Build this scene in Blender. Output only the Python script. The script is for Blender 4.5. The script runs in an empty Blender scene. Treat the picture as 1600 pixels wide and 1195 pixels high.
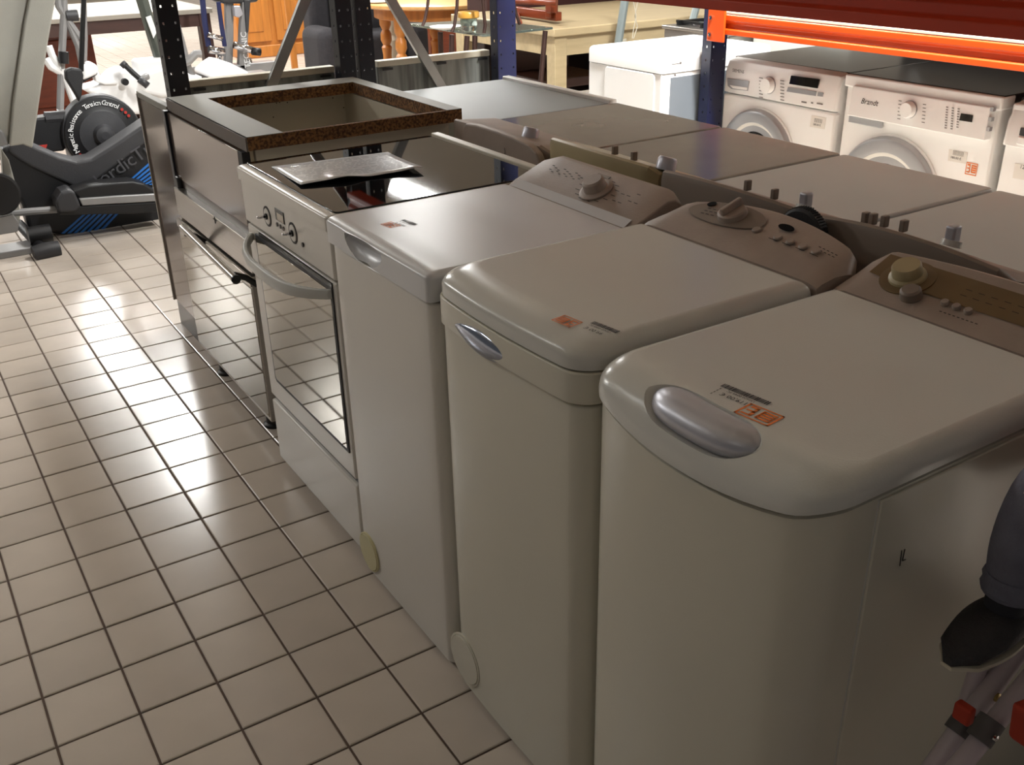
import bpy, bmesh, math, random
from mathutils import Vector, Matrix
random.seed(7)
SC = bpy.context.scene
COL = SC.collection

# ---------------------------------------------------------------- camera
F = 1535.42
CAM = Vector((-0.14787, -1.47093, 1.40488))
RIGHT = Vector((0.84079991, -0.5409958, -0.0194696))
UP = Vector((0.25092161, 0.35760228, 0.89953263))
FWD = Vector((0.479681, 0.76121229, -0.4364195))
cd = bpy.data.cameras.new('camera'); cam = bpy.data.objects.new('camera', cd); COL.objects.link(cam)
m = Matrix.Identity(4)
for i in range(3):
    m[i][0] = RIGHT[i]; m[i][1] = UP[i]; m[i][2] = -FWD[i]; m[i][3] = CAM[i]
cam.matrix_world = m
cd.sensor_width = 36; cd.lens = 36 * F / 1600; cd.clip_start = 0.02; cd.clip_end = 100
SC.camera = cam

# ---------------------------------------------------------------- world, exposure, lights
SC.view_settings.view_transform = 'Standard'
SC.view_settings.look = 'None'
SC.view_settings.gamma = 1
SC.view_settings.use_curve_mapping = False
SC.view_settings.exposure = 0.14
w = bpy.data.worlds.new('world'); SC.world = w; w.use_nodes = True
w.node_tree.nodes['Background'].inputs[0].default_value = (1.0, 0.98, 0.95, 1)
w.node_tree.nodes['Background'].inputs[1].default_value = 0.085

def area(name, loc, sx, sy, power, color=(1, 1.0, 0.975), rot=(0, 0, 0)):
    l = bpy.data.lights.new(name, 'AREA'); l.shape = 'RECTANGLE'; l.size = sx; l.size_y = sy
    l.energy = power; l.color = color
    o = bpy.data.objects.new(name, l); COL.objects.link(o); o.location = loc; o.rotation_euler = rot
    return o
CEIL = 3.2
LAMPS = [(1.62, 7.1, 115), (1.62, 9.9, 95), (1.62, 13.2, 120), (3.5, 6.3, 70), (4.62, 8.0, 110), (3.1, 12.6, 170),
         (-1.9, 6.4, 130), (-1.9, 10.5, 150), (7.3, -1.2, 60), (6.5, 17.0, 90), (2.25, 0.3, 360), (2.25, 3.0, 85), (-1.3, 2.2, 11), (-1.3, -1.4, 1.5)]  # right-wall and front-loader-aisle lamps are unseen, added to brighten wall and fronts
for i, (x, y, p) in enumerate(LAMPS):
    area('strip_light', (x, y, CEIL - 0.09), 0.26, 1.25, p)

# ---------------------------------------------------------------- projection helpers (pixel of the 1600x1195 frame -> real point on a real plane)
def ray(px, py):
    return (RIGHT * ((px - 800) / F) + UP * (-(py - 597.5) / F) + FWD)
def at(px, py, x=None, y=None, z=None):
    d = ray(px, py)
    if x is not None: t = (x - CAM.x) / d.x
    elif y is not None: t = (y - CAM.y) / d.y
    else: t = (z - CAM.z) / d.z
    return CAM + d * t
def proj(p):
    d = Vector(p) - CAM; k = d.dot(FWD)
    if k <= 0.01: return (-999, -999)
    return (800 + F * d.dot(RIGHT) / k, 597.5 - F * d.dot(UP) / k)

# ---------------------------------------------------------------- materials
def lin(c):
    if isinstance(c, str):
        c = [int(c[i:i + 2], 16) / 255 for i in (0, 2, 4)]
        c = [v / 12.92 if v <= 0.04045 else ((v + 0.055) / 1.055) ** 2.4 for v in c]
    return tuple(c) + (1,)
MATS = {}
def mat(name, color, rough=0.5, metal=0.0, var=0.06, scale=9.0, bump=0.0, bscale=60.0, coat=0.0, color2=None, objrand=0.0, trans=0.0, spec=0.5, stretch=None, ramp=(0.35, 0.7), alpha=1.0):
    if name in MATS: return MATS[name]
    m = bpy.data.materials.new(name); m.use_nodes = True; MATS[name] = m
    nt = m.node_tree; N = nt.nodes; L = nt.links; b = N['Principled BSDF']
    c = lin(color)
    c2 = lin(color2) if color2 else tuple(v * (1 - var) for v in c[:3]) + (1,)
    tc = N.new('ShaderNodeTexCoord'); no = N.new('ShaderNodeTexNoise'); no.inputs['Scale'].default_value = scale; no.inputs['Detail'].default_value = 4
    src = tc.outputs['Object']
    if stretch:
        mp = N.new('ShaderNodeMapping'); mp.inputs['Scale'].default_value = stretch; L.new(src, mp.inputs[0]); src = mp.outputs[0]
    L.new(src, no.inputs['Vector'])
    cr = N.new('ShaderNodeValToRGB'); cr.color_ramp.elements[0].position = ramp[0]; cr.color_ramp.elements[1].position = ramp[1]
    cr.color_ramp.elements[0].color = c; cr.color_ramp.elements[1].color = c2
    L.new(no.outputs['Fac'], cr.inputs[0]); out = cr.outputs[0]
    if objrand:
        oi = N.new('ShaderNodeObjectInfo'); hs = N.new('ShaderNodeHueSaturation'); mr = N.new('ShaderNodeMapRange')
        mr.inputs[3].default_value = 1 - objrand; mr.inputs[4].default_value = 1 + objrand * 0.4
        L.new(oi.outputs['Random'], mr.inputs[0]); L.new(mr.outputs[0], hs.inputs['Value']); L.new(out, hs.inputs['Color']); out = hs.outputs[0]
    L.new(out, b.inputs['Base Color'])
    b.inputs['Roughness'].default_value = rough; b.inputs['Metallic'].default_value = metal
    b.inputs['Coat Weight'].default_value = coat; b.inputs['Coat Roughness'].default_value = 0.06
    b.inputs['Transmission Weight'].default_value = trans; b.inputs['Specular IOR Level'].default_value = spec
    b.inputs['Alpha'].default_value = alpha
    if bump:
        n2 = N.new('ShaderNodeTexNoise'); n2.inputs['Scale'].default_value = bscale; n2.inputs['Detail'].default_value = 3
        L.new(tc.outputs['Object'], n2.inputs['Vector'])
        bp = N.new('ShaderNodeBump'); bp.inputs['Strength'].default_value = bump; bp.inputs['Distance'].default_value = 0.004
        L.new(n2.outputs['Fac'], bp.inputs['Height']); L.new(bp.outputs[0], b.inputs['Normal'])
    return m
TILE = mat('glazed_tile', 'cabeb2', 0.20, var=0.10, scale=5, objrand=0.10, bump=0.04, bscale=30, spec=.4)
GROUT = mat('grout', '5d4b40', 0.9, var=0.3, scale=30)
WHITE1 = mat('white_enamel', 'd6d1c8', 0.26, var=0.03, scale=3, bump=0.03, bscale=120)
LID1 = mat('satin_white_lid', 'd2d1d2', 0.30, var=0.03, scale=3, bump=0.04, bscale=260)
CREAM = mat('aged_cream_enamel', 'cfcaba', 0.27, var=0.04, scale=3, bump=0.03, bscale=120)
CREAMLID = mat('aged_cream_lid', 'cfcdc6', 0.22, var=0.04, scale=3, bump=0.05, bscale=300)
CREAMCAP = mat('yellowed_cap_plastic', 'cfc69c', 0.45, var=0.06)
CONS = mat('dusty_taupe_plastic', 'a5968a', 0.5, var=0.15, scale=14, bump=0.1, bscale=200)
CONSY = mat('yellowed_plastic', 'b4a57e', 0.4, var=0.2, scale=6)
CONSB = mat('brown_stained_plastic', '75603f', 0.35, var=0.25, scale=8)
CONSD = mat('dark_taupe_plastic', '85786c', 0.5, var=0.12, scale=6)
MARK = mat('dark_print', '2b2624', 0.6)
MARKG = mat('grey_print', '76716e', 0.6)
ORANGE = mat('orange_print', 'ef7f2e', 0.5)
PAPER = mat('white_sticker_paper', 'e6e2da', 0.5, var=0.03)
SILVER = mat('silver_plastic', 'bcbcc4', 0.36, metal=0.5, var=0.04)
CHROME = mat('chrome', 'd8d8dc', 0.09, metal=1.0, var=0.02)
STEEL = mat('brushed_steel', 'b0aaa3', 0.28, metal=0.9, var=0.08, scale=3, stretch=(1, 1, 60))
BLACK = mat('black_plastic', '0f0f10', 0.35, var=0.2)
BLACKM = mat('matt_black_plastic', '1a1a1c', 0.6, var=0.2, bump=0.2, bscale=200)
GLASSBLK = mat('black_ceramic_glass', '050505', 0.03, var=0.0, spec=0.5)
MIRROR = mat('mirrored_oven_glass', '8f8a80', 0.04, metal=0.92, var=0.03, scale=2)
GLOSSBR = mat('glossy_taupe_laminate', '6e6058', 0.12, metal=0.35, var=0.1, scale=3)
CHIP = mat('raw_chipboard', '8a6238', 0.85, scale=140, color2='4a2f18', bump=0.6, bscale=160, ramp=(0.4, 0.6))
LAMW = mat('grey_laminate', '807e76', 0.6, var=0.06, scale=5)
MELAM = mat('white_melamine', 'cbc4b2', 0.4, var=0.08, scale=4)
GALV = mat('stained_galvanised_sheet', '7c7f7b', 0.5, metal=0.3, scale=3.0, color2='3c3d3a', stretch=(14, 14, 1.0), ramp=(0.40, 0.75))
BLUE = mat('navy_blue_rack_paint', '151a3a', 0.4, var=0.25, scale=12)
BLKRACK = mat('dark_navy_rack_paint', '11131f', 0.4, var=0.2, scale=12)
GALVB = mat('galvanised_brace', 'a2a4a2', 0.35, metal=0.7, var=0.15, scale=12)
ORBEAM = mat('orange_rack_paint', 'cf4c12', 0.32, var=0.10, scale=4)
SHADEDBEAM = mat('shaded_orange_rack_paint', 'cc4426', 0.35, var=0.12, scale=4)  # orange beam paint, reddened in colour for the shade between the racks
SHINYTOP = mat('glossy_grey_white_top', 'c6c6c4', 0.16, var=0.05, scale=4, coat=0.1)
METTOP = mat('scuffed_metal_top', 'a09c97', 0.16, metal=0.35, var=0.15, scale=5)
GREYTOP = mat('matt_grey_top', '8d9191', 0.5, var=0.08, scale=3, bump=0.1, bscale=300)
BRIGHTW = mat('bright_white_enamel', 'f3f3f1', 0.3, var=0.02)
DKTOP = mat('shade_darkened_brown', '382d27', 0.30, metal=0.2, var=0.12, scale=5)  # brown metal tops, darkened in colour for shade under the orange shelf
GREYRING = mat('grey_door_ring', 'a9abae', 0.3, metal=0.35, var=0.04)
DKGLASS = mat('dark_door_glass', '15130f', 0.08, coat=0.4)
PINE = mat('orange_pine', 'b87430', 0.4, var=0.25, scale=3, stretch=(9, 9, 1))
PINEL = mat('pine_table_top', 'd6a468', 0.3, var=0.15, scale=3, stretch=(1, 9, 9))
BEIGEW = mat('pale_beige_wood', 'bca985', 0.3, var=0.15, scale=4, stretch=(1, 8, 8))
DKWOOD = mat('dark_brown_wood', '4a2f28', 0.4, var=0.25, scale=5, stretch=(1, 1, 6))
MAHOG = mat('reddish_mahogany', '7d3518', 0.35, var=0.3, scale=5, stretch=(1, 1, 6))
TABTOP = mat('greyish_table_top', 'a9a297', 0.3, var=0.08)
GYMGREY = mat('light_grey_gym_paint', 'a3a29a', 0.45, var=0.06, bump=0.15, bscale=250)
GYMTUBE = mat('grey_gym_tube', '8d8c8c', 0.35, var=0.1, metal=0.2)
GYMDK = mat('charcoal_gym_plastic', '353538', 0.5, var=0.2, bump=0.2, bscale=200)
GYMBLK = mat('black_gym_plastic', '131316', 0.5, var=0.2, bump=0.1, bscale=200)
GYMBLUE = mat('blue_stripe', '2a72c4', 0.4)
GYMRED = mat('red_print', 'b03028', 0.5)
GYMWHITE = mat('white_gym_plastic', 'ececec', 0.3, var=0.03)
GREENTUBE = mat('dark_green_grey_tube', '5b605a', 0.35, metal=0.3, var=0.2)
FABRIC = mat('dark_grey_fabric', '29272b', 0.9, var=0.25, scale=40, bump=0.4, bscale=400)
GLASS = mat('green_tinted_glass', 'b9c8c0', 0.03, trans=0.9, var=0.0)
IRON = mat('rusty_brown_iron', '3f2a24', 0.5, metal=0.4, var=0.3, scale=20)
CREAMP = mat('cream_paint', 'c2bba9', 0.5, var=0.05)
SLEEVE = mat('plastic_sleeve', 'e6e7ea', 0.3, coat=0.5, var=0.02, bump=0.5, bscale=14)
DENIM = mat('grey_cotton', '6b6b78', 0.9, var=0.2, scale=30, bump=0.4, bscale=300)
SKIN = mat('skin', 'c99a80', 0.5, var=0.05)
STROL = mat('pinkish_white_tube', 'c9bdc2', 0.3, var=0.05)
STRGREY = mat('grey_clamp_plastic', '5f5b5a', 0.5)
STRORANGE = mat('orange_red_fabric', 'a8321a', 0.8, var=0.15, scale=30)
WALLM = mat('warm_white_wall', 'dfdad0', 0.8, var=0.04, scale=1)
CEILM = mat('ceiling_board', 'a8a298', 0.9, var=0.05, scale=1)
HAIR = mat('brown_hair', '3a2618', 0.7, var=0.3, scale=60)

# ---------------------------------------------------------------- mesh helpers
ROOT = {}
def tag(o, label=None, cat=None, group=None, kind=None):
    if label: o['label'] = label
    if cat: o['category'] = cat
    if group: o['group'] = group
    if kind: o['kind'] = kind
    return o
def thing(name, label, cat, loc=(0, 0, 0), group=None):
    o = bpy.data.objects.new(name, None); COL.objects.link(o); o.location = loc; o.empty_display_size = 0.1
    tag(o, label, cat, group); ROOT[o.name] = Vector(loc); return o
def origin(p):
    v = Vector((0, 0, 0))
    while p is not None: v = v + p.location; p = p.parent
    return v
class MB:
    def __init__(s): s.v = []; s.f = []; s.sm = []
    def add(s, vs, fs, smooth=True):
        b = len(s.v); s.v += [tuple(v) for v in vs]; s.f += [tuple(b + i for i in f) for f in fs]; s.sm += [smooth] * len(fs); return s
    def box(s, x0, x1, y0, y1, z0, z1):
        vs = [(x, y, z) for z in (z0, z1) for x, y in ((x0, y0), (x1, y0), (x1, y1), (x0, y1))]
        return s.add(vs, [(3, 2, 1, 0), (4, 5, 6, 7), (0, 1, 5, 4), (1, 2, 6, 5), (2, 3, 7, 6), (3, 0, 4, 7)])
    def loft(s, secs, closed=True, caps=True):
        n = len(secs[0]); vs = [p for q in secs for p in q]; fs = []
        for k in range(len(secs) - 1):
            for i in range(n if closed else n - 1):
                j = (i + 1) % n
                fs.append((k * n + i, k * n + j, (k + 1) * n + j, (k + 1) * n + i))
        s.add(vs, fs)
        if caps:
            b = len(s.v) - len(vs)
            s.f.append(tuple(b + i for i in reversed(range(n)))); s.sm.append(False)
            s.f.append(tuple(b + (len(secs) - 1) * n + i for i in range(n))); s.sm.append(False)
        return s
    def prism(s, pts, off):
        off = Vector(off); a = [Vector(p) for p in pts]
        return s.loft([a, [p + off for p in a]])
    def tube(s, pts, r, n=10, caps=True):
        pts = [Vector(p) for p in pts]; secs = []
        rr = r if isinstance(r, (list, tuple)) else [r] * len(pts)
        prev = None
        for i, p in enumerate(pts):
            t = (pts[min(i + 1, len(pts) - 1)] - pts[max(i - 1, 0)]).normalized()
            if prev is None:
                a = t.orthogonal().normalized()
            else:
                a = (prev - t * prev.dot(t)).normalized()
            prev = a; b = t.cross(a)
            secs.append([p + (a * math.cos(2 * math.pi * k / n) + b * math.sin(2 * math.pi * k / n)) * rr[i] for k in range(n)])
        return s.loft(secs, True, caps)
    def lathe(s, c, prof, axis=(0, 0, 1), n=28):
        c = Vector(c); ax = Vector(axis).normalized(); a = ax.orthogonal().normalized(); b = ax.cross(a)
        secs = [[c + ax * h + (a * math.cos(2 * math.pi * k / n) + b * math.sin(2 * math.pi * k / n)) * max(r, 1e-4) for k in range(n)] for r, h in prof]
        return s.loft(secs)
    def bar(s, p0, p1, wx, wy):
        p0 = Vector(p0); p1 = Vector(p1); t = (p1 - p0).normalized()
        a = Vector((1, 0, 0)); a = (a - t * a.dot(t))
        if a.length < 0.2: a = Vector((0, 1, 0)); a = a - t * a.dot(t)
        a.normalize(); b = t.cross(a)
        q = [a * wx / 2 + b * wy / 2, -a * wx / 2 + b * wy / 2, -a * wx / 2 - b * wy / 2, a * wx / 2 - b * wy / 2]
        return s.loft([[p0 + v for v in q], [p1 + v for v in q]])
    def build(s, name, mt, parent=None, bevel=0.0, seg=3, kind=None, label=None, ang=35):
        me = bpy.data.meshes.new(name)
        o0 = origin(parent) if parent else Vector((0, 0, 0))
        me.from_pydata([(v[0] - o0.x, v[1] - o0.y, v[2] - o0.z) for v in s.v], [], s.f)
        me.polygons.foreach_set('use_smooth', s.sm)
        bm = bmesh.new(); bm.from_mesh(me); bmesh.ops.recalc_face_normals(bm, faces=bm.faces); bm.to_mesh(me); bm.free()
        if mt: me.materials.append(mt)
        me.set_sharp_from_angle(angle=math.radians(ang))
        me.polygons.foreach_set('use_smooth', s.sm)
        o = bpy.data.objects.new(name, me); COL.objects.link(o)
        if parent: o.parent = parent
        if bevel:
            bv = o.modifiers.new('bevel', 'BEVEL'); bv.width = bevel; bv.segments = seg; bv.limit_method = 'ANGLE'; bv.angle_limit = math.radians(40); bv.harden_normals = False
        if kind: o['kind'] = kind
        if label: o['label'] = label
        return o
def cut(o, cutter):
    c = cutter.build('cutter', None, None)
    c.location = -origin(o)
    c.location = (0, 0, 0)
    o0 = origin(o)
    for v in c.data.vertices: v.co -= Vector(o0)
    c.matrix_world = Matrix.Translation(o0); 
    md = o.modifiers.new('cut', 'BOOLEAN'); md.operation = 'DIFFERENCE'; md.solver = 'EXACT'; md.object = c
    bpy.context.view_layer.update()
    dg = bpy.context.evaluated_depsgraph_get()
    me = bpy.data.meshes.new_from_object(o.evaluated_get(dg))
    o.modifiers.clear(); o.data = me
    bpy.data.objects.remove(c, do_unlink=True)
    keep = [p.use_smooth for p in me.polygons]
    me.set_sharp_from_angle(angle=math.radians(35))
    me.polygons.foreach_set('use_smooth', keep)
def textmesh(body, size, place, ext=0.0004, spacing=1.0):
    """place(u, v) -> world point; u runs along the text, v up the letters"""
    cu = bpy.data.curves.new('text', 'FONT'); cu.body = body; cu.size = size; cu.align_x = 'CENTER'; cu.align_y = 'CENTER'; cu.space_character = spacing; cu.resolution_u = 2
    o = bpy.data.objects.new('text', cu); COL.objects.link(o); bpy.context.view_layer.update()
    me = bpy.data.meshes.new_from_object(o.evaluated_get(bpy.context.evaluated_depsgraph_get()))
    vs = [place(v.co.x, v.co.y) for v in me.vertices]; fs = [tuple(p.vertices) for p in me.polygons]
    bpy.data.objects.remove(o, do_unlink=True); bpy.data.curves.remove(cu); bpy.data.meshes.remove(me)
    mb = MB(); mb.add(vs, fs, False); return mb
def rrect(x0, x1, y0, y1, r, n=6, bulge=0.0, rb=None):
    """plan outline, counter-clockwise; bulge pushes the front edge (x0) out; rb = rear radius"""
    rb = r if rb is None else rb
    out = []
    def arc(cx, cy, rad, a0):
        for k in range(n + 1):
            a = a0 + math.pi / 2 * k / n; out.append([cx + rad * math.cos(a), cy + rad * math.sin(a)])
    arc(x1 - rb, y1 - rb, rb, 0)
    arc(x0 + r, y1 - r, r, math.pi / 2)
    ym = (y1 - r); yn = (y0 + r)
    for k in range(1, 12): out.append([x0, ym + (yn - ym) * k / 12])
    arc(x0 + r, y0 + r, r, math.pi)
    arc(x1 - rb, y0 + rb, rb, -math.pi / 2)
    c = (y0 + y1) / 2; h = (y1 - y0) / 2
    for p in out:
        t = max(0.0, 1 - (p[0] - x0) / (0.5 * (x1 - x0)))
        p[0] -= bulge * (1 - ((p[1] - c) / h) ** 2) * t
    return out
def stack(mb, rings):
    return mb.loft([[(x, y, z(x, y) if callable(z) else z) for x, y in pl] for pl, z in rings])
def rslab(mb, x0, x1, y0, y1, z0, z1, r, br, bulge=0.0, seg=5, fr=None, bottom=None, rb=None):
    """rounded slab: plan radius r, top edge radius br (front: fr)"""
    fr = br if fr is None else fr; rings = []
    zb = bottom or (lambda x, y: z0)
    rings.append((rrect(x0, x1, y0, y1, r, bulge=bulge, rb=rb), zb))
    zs = z1 - max(br, 0)
    for k in range(seg + 1):
        a = math.pi / 2 * k / seg
        ins = (1 - math.cos(a))
        pl = rrect(x0 + fr * ins, x1 - br * ins, y0 + br * ins, y1 - br * ins, max(r - br * ins * 0.5, 0.004), bulge=bulge, rb=None if rb is None else max(rb - br * ins * .5, .003))
        rings.append((pl, z1 - br + br * math.sin(a)))
    return stack(mb, rings)
def inz(o_pts, y, **k): return [at(px, py, y=y) for px, py in o_pts]

# ================================================================ SETTING
T = 0.153
floor = MB().box(-4, 9, -3, 30, -0.10, -0.0035).build('floor', GROUT, kind='structure')
tbm = MB(); h = T / 2 - 0.0024
def tile_geo(mb, cx, cy):
    b = 0.0022
    vs = [(cx - h, cy - h, -0.0035), (cx + h, cy - h, -0.0035), (cx + h, cy + h, -0.0035), (cx - h, cy + h, -0.0035)]
    g = h - b
    vs += [(cx - h, cy - h, -0.0015), (cx + h, cy - h, -0.0015), (cx + h, cy + h, -0.0015), (cx - h, cy + h, -0.0015)]
    vs += [(cx - g, cy - g, 0), (cx + g, cy - g, 0), (cx + g, cy + g, 0), (cx - g, cy + g, 0)]
    fs = [(8, 9, 10, 11)] + [(i, (i + 1) % 4, 4 + (i + 1) % 4, 4 + i) for i in range(4)] + [(4 + i, 4 + (i + 1) % 4, 8 + (i + 1) % 4, 8 + i) for i in range(4)]
    mb.add(vs, fs, False)
cands = []; rest = []
for i in range(-26, 58):
    for j in range(-19, 120):
        cx, cy = (i + .5) * T, (j + .5) * T
        px, py = proj((cx, cy, 0))
        if -60 < px < 1660 and -40 < py < 1260 and cx < 0.62 and cy < 4.4: cands.append(((Vector((cx, cy, 0)) - CAM).length, cx, cy))
        else: rest.append((cx, cy))
cands.sort(); pick = cands[:300]; rest += [(a, b) for _, a, b in cands[300:]]
tile_geo(tbm, 0, 0); t0 = tbm.build('tile', TILE, floor)
for k, (_, cx, cy) in enumerate(pick):
    o = t0 if k == 0 else t0.copy()
    if k: COL.objects.link(o)
    o.location = (cx, cy, random.uniform(-0.0004, 0.0003))
    o.rotation_euler = (math.radians(random.gauss(0, .13)), math.radians(random.gauss(0, .13)), random.gauss(0, 0.0015))
rb_ = MB()
for cx, cy in rest: tile_geo(rb_, cx, cy)
rb_.build('tile_field', TILE, floor, kind='stuff')
FARFL = mat('far_floor', 'cfc0ae', 0.25, var=0.06)
MB().box(-4, 9, 120 * T, 30, -0.0035, 0).build('far_floor_tiles', FARFL, floor)
MB().box(-4, 9, -3, 30, CEIL, CEIL + 0.1).build('ceiling', CEILM, kind='structure')
MB().box(-4, 9, 30, 30.1, -0.1, CEIL).build('wall_back', WALLM, kind='structure')
MB().box(9, 9.1, -3, 30, -0.1, CEIL).build('wall_right', WALLM, kind='structure')
LHOUS = mat('lamp_housing', 'e0e0dc', 0.4)
LAMPNAME = ['first above the gym machines', 'second beyond the gym machines', 'farthest in the gym line', 'nearest above the tables', 'middle one above the tables', 'farthest above the tables', 'near one at the left wall side', 'far one at the left wall side', 'added unseen near one lighting the right wall', 'added unseen far one lighting the right wall', 'added unseen one brightening the front-loaders', 'added unseen one above the white dryer', 'above the tiled aisle by the oven unit', 'nearest the viewer, above the tiled aisle']
hb = MB().box(-.16, .16, -.66, .66, -.075, 0)
for k, (x, y, p) in enumerate(LAMPS):
    o = hb.build('ceiling_lamp', LHOUS) if k == 0 else o.copy()
    if k: COL.objects.link(o)
    o.location = (x, y, CEIL)
    tag(o, 'white ceiling strip light, %s' % LAMPNAME[k], 'lamp', 'ceiling strip lights')

# ================================================================ decals on tops
def place_on(cx, cy, z, ang, lift=0.0006):
    ca, sa = math.cos(ang), math.sin(ang)
    return lambda u, v: Vector((cx + u * ca - v * sa, cy + u * sa + v * ca, z + lift))
def flat(mb, pl, u0, u1, v0, v1):
    mb.add([pl(u0, v0), pl(u1, v0), pl(u1, v1), pl(u0, v1)], [(0, 1, 2, 3)], False)
def logo(parent, pl, s=0.024):
    mb = MB(); S = s
    # square frame with a notched figure and a house-like block of lines
    for r in ((-1, 1, .86, 1), (-1, 1, -1, -.86), (-1, -.88, -1, 1), (.88, 1, -1, 1)): flat(mb, pl, r[0] * S, r[1] * S, r[2] * S * .7, r[3] * S * .7)
    for r in ((-.75, -.25, .45, .75), (-.4, -.25, -.1, .6), (-.75, -.25, -.05, .15), (-.4, -.2, -.55, -.05), (-.8, -.2, -.65, -.45)): flat(mb, pl, r[0] * S, r[1] * S, r[2] * S * .7, r[3] * S * .7)
    for k in range(4): flat(mb, pl, 0.05 * S, .8 * S, (-.6 + k * .35) * S * .7, (-.36 + k * .35) * S * .7)
    flat(mb, pl, -.02 * S, .12 * S, -.6 * S * .7, .7 * S * .7); flat(mb, pl, .74 * S, .82 * S, -.6 * S * .7, .7 * S * .7)
    mb.build('orange_logo_print', ORANGE, parent)
def barcode(parent, pl, price, s=0.03):
    mb = MB(); u = -s
    while u < s:
        wd = random.choice((.0008, .0012, .002)); flat(mb, pl, u, u + wd, -0.014, -0.004); u += wd + random.choice((.0007, .001))
    mb.build('barcode', MARK, parent)
    textmesh('130420 0049 FC', 0.0062, lambda a, b: pl(a, b)).build('code_text', MARK, parent)
    textmesh(price, 0.011, lambda a, b: pl(a + 0.002, b + 0.011)).build('price_text', MARK, parent)
def sticker(parent, cx, cy, z, ang, s=0.03):
    pl = place_on(cx, cy, z, ang, 0.0003); mb = MB(); flat(mb, pl, -s, s, -s * .65, s * .65)

# ================================================================ TOP-LOADERS, FRONT ROW
def knob_v(mb, c, r, h, axis=(0, 0, 1)):
    return mb.lathe(c, [(r, 0), (r, h * .6), (r * .96, h * .85), (r * .85, h), (0.001, h)], axis)
def marks(parent, plane, spots, m=MARK, name='printed_marks'):
    mb = MB()
    for (u, v, lu, lv) in spots: mb.add([plane(u, v), plane(u + lu, v), plane(u + lu, v + lv), plane(u, v + lv)], [(0, 1, 2, 3)], False)
    return mb.build(name, m, parent, kind='stuff')

# --- M1
y0, y1, x0, x1 = -0.088, 0.345, 0.565, 1.135
M1 = thing('washing_machine', 'slim white top-loading washing machine right beside the cooker, with scooped lid grip', 'washing machine', (0.85, 0.13, 0), 'top-loading washing machines in the front row')
b = MB(); rslab(b, x0 + .003, x1, y0 + .003, y1 - .003, 0.012, 0.798, 0.022, 0.004, rb=.006); b.build('body', WHITE1, M1)
b = MB(); stack(b, [(rrect(x0 + .012, .988, y0 + .01, y1 - .01, .02), .79), (rrect(x0 + .012, .988, y0 + .01, y1 - .01, .02), .806)]); b.build('lid_gap', GYMDK, M1)
b = MB(); rslab(b, x0 - .004, .992, y0, y1, 0.804, 0.856, 0.012, 0.012, fr=.028, seg=7); lid1 = b.build('lid', LID1, M1)
c = MB(); cc = Vector((.556, .168, .842)); 
secs = []
for k in range(1, 12):
    ph = math.pi * k / 12
    secs.append([cc + Vector((.032 * math.sin(ph) ** .6 * math.cos(q * math.pi / 10), .083 * -math.cos(ph), .001 + (.006 if q <= 10 else .042) * math.sin(ph) * math.sin(q * math.pi / 10))) for q in range(20)])
c.loft(secs); cut(lid1, c)
b = MB(); b.box(.585, .586, y0 + .09, y1 - .09, .815, .8555) ; 
# side rail of lid, seam line
b = MB(); b.box(.60, .985, y0 + .001, y0 + .006, .797, .806); b.build('lid_seal', GYMGREY, M1)
secs = []
for k in range(13):
    u = -1 + 2 * k / 12; e = 0.012 * max(0, abs(u) - .93) / .07
    yy = y0 + .004 + (y1 - y0 - .008) * k / 12
    secs.append([(0.992, yy, .70), (0.992, yy, .852 - e * .3), (1.012, yy, .864 - e * .3), (1.10 - e, yy, .903 - e), (1.118 - e, yy, .904 - e), (1.133 - e, yy, .895 - e), (1.138 - e, yy, .70)])
MB().loft(secs).build('control_panel', CONS, M1, bevel=.003)
b = MB().add([(.9925, y0 + .02, .8535), (.9925, y1 - .02, .8535), (1.012, y1 - .02, .8655), (1.012, y0 + .02, .8655)], [(0, 1, 2, 3)], False); b.build('panel_lip', LID1, M1)
nrm = Vector((-.039, 0, .088)).normalized()
def pm1(u, v): return Vector((1.012 + v * .914, (y0 + y1) / 2 - u, .8645 + v * .405)) + nrm * .0012
KC = pm1(.035, .042)
k = MB(); k.lathe(KC, [(.036, 0), (.036, .003), (.030, .006), (.029, .006)], nrm); k.build('dial_ring', CONS, M1)
k = MB(); k.lathe(KC, [(.0245, .005), (.023, .022), (.019, .026), (.001, .026)], nrm); kn = k.build('dial', CONS, M1)
sp = []
for i in range(9): sp.append((-.155 + i * .014, .068 - (i % 3) * .004, .009, .0022)); sp.append((-.15 + i * .013, .055 - (i % 2) * .005, .008, .002))
for i in range(14):
    a = 2 * math.pi * i / 14; sp.append((.035 + .052 * math.cos(a) - .006, .042 + .036 * math.sin(a), .014, .0018))
for i in range(7): sp.append((.10 + (i % 4) * .018, .03 + (i // 2) * .012, .011, .002))
marks(M1, pm1, sp)
b = MB(); q = [pm1(-.012, .079), pm1(.030, .079), pm1(.030, .088), pm1(-.012, .088)]; b.prism(q, nrm * .0015); b.build('name_badge', CONSD, M1, bevel=.0008)
logo(M1, place_on(.640, .205, .856, math.radians(98)), .018); pl = place_on(.668, .197, .856, math.radians(-82))
barcode(M1, place_on(.668, .197, .856, math.radians(98)), '99,00 \u20ac', .022)
def capdisc(parent, cy, cz, r, m=CREAMCAP, x=.565):
    b = MB(); b.lathe((x + .004, cy, cz), [(r * 1.06, 0), (r * 1.06, .0045), (r * 1.0, .0050), (r * .97, .0035), (r * .95, .0062), (.001, .0072)], (-1, 0, 0), 36); b.build('filter_cap', m, parent)
capdisc(M1, .296, .068, .046)
for yy in (y0 + .05, y1 - .05):
    for xx in (.61, 1.08): MB().lathe((xx, yy, 0), [(.018, 0), (.018, .012), (.012, .014)]).build('foot', BLACKM, M1)

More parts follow.
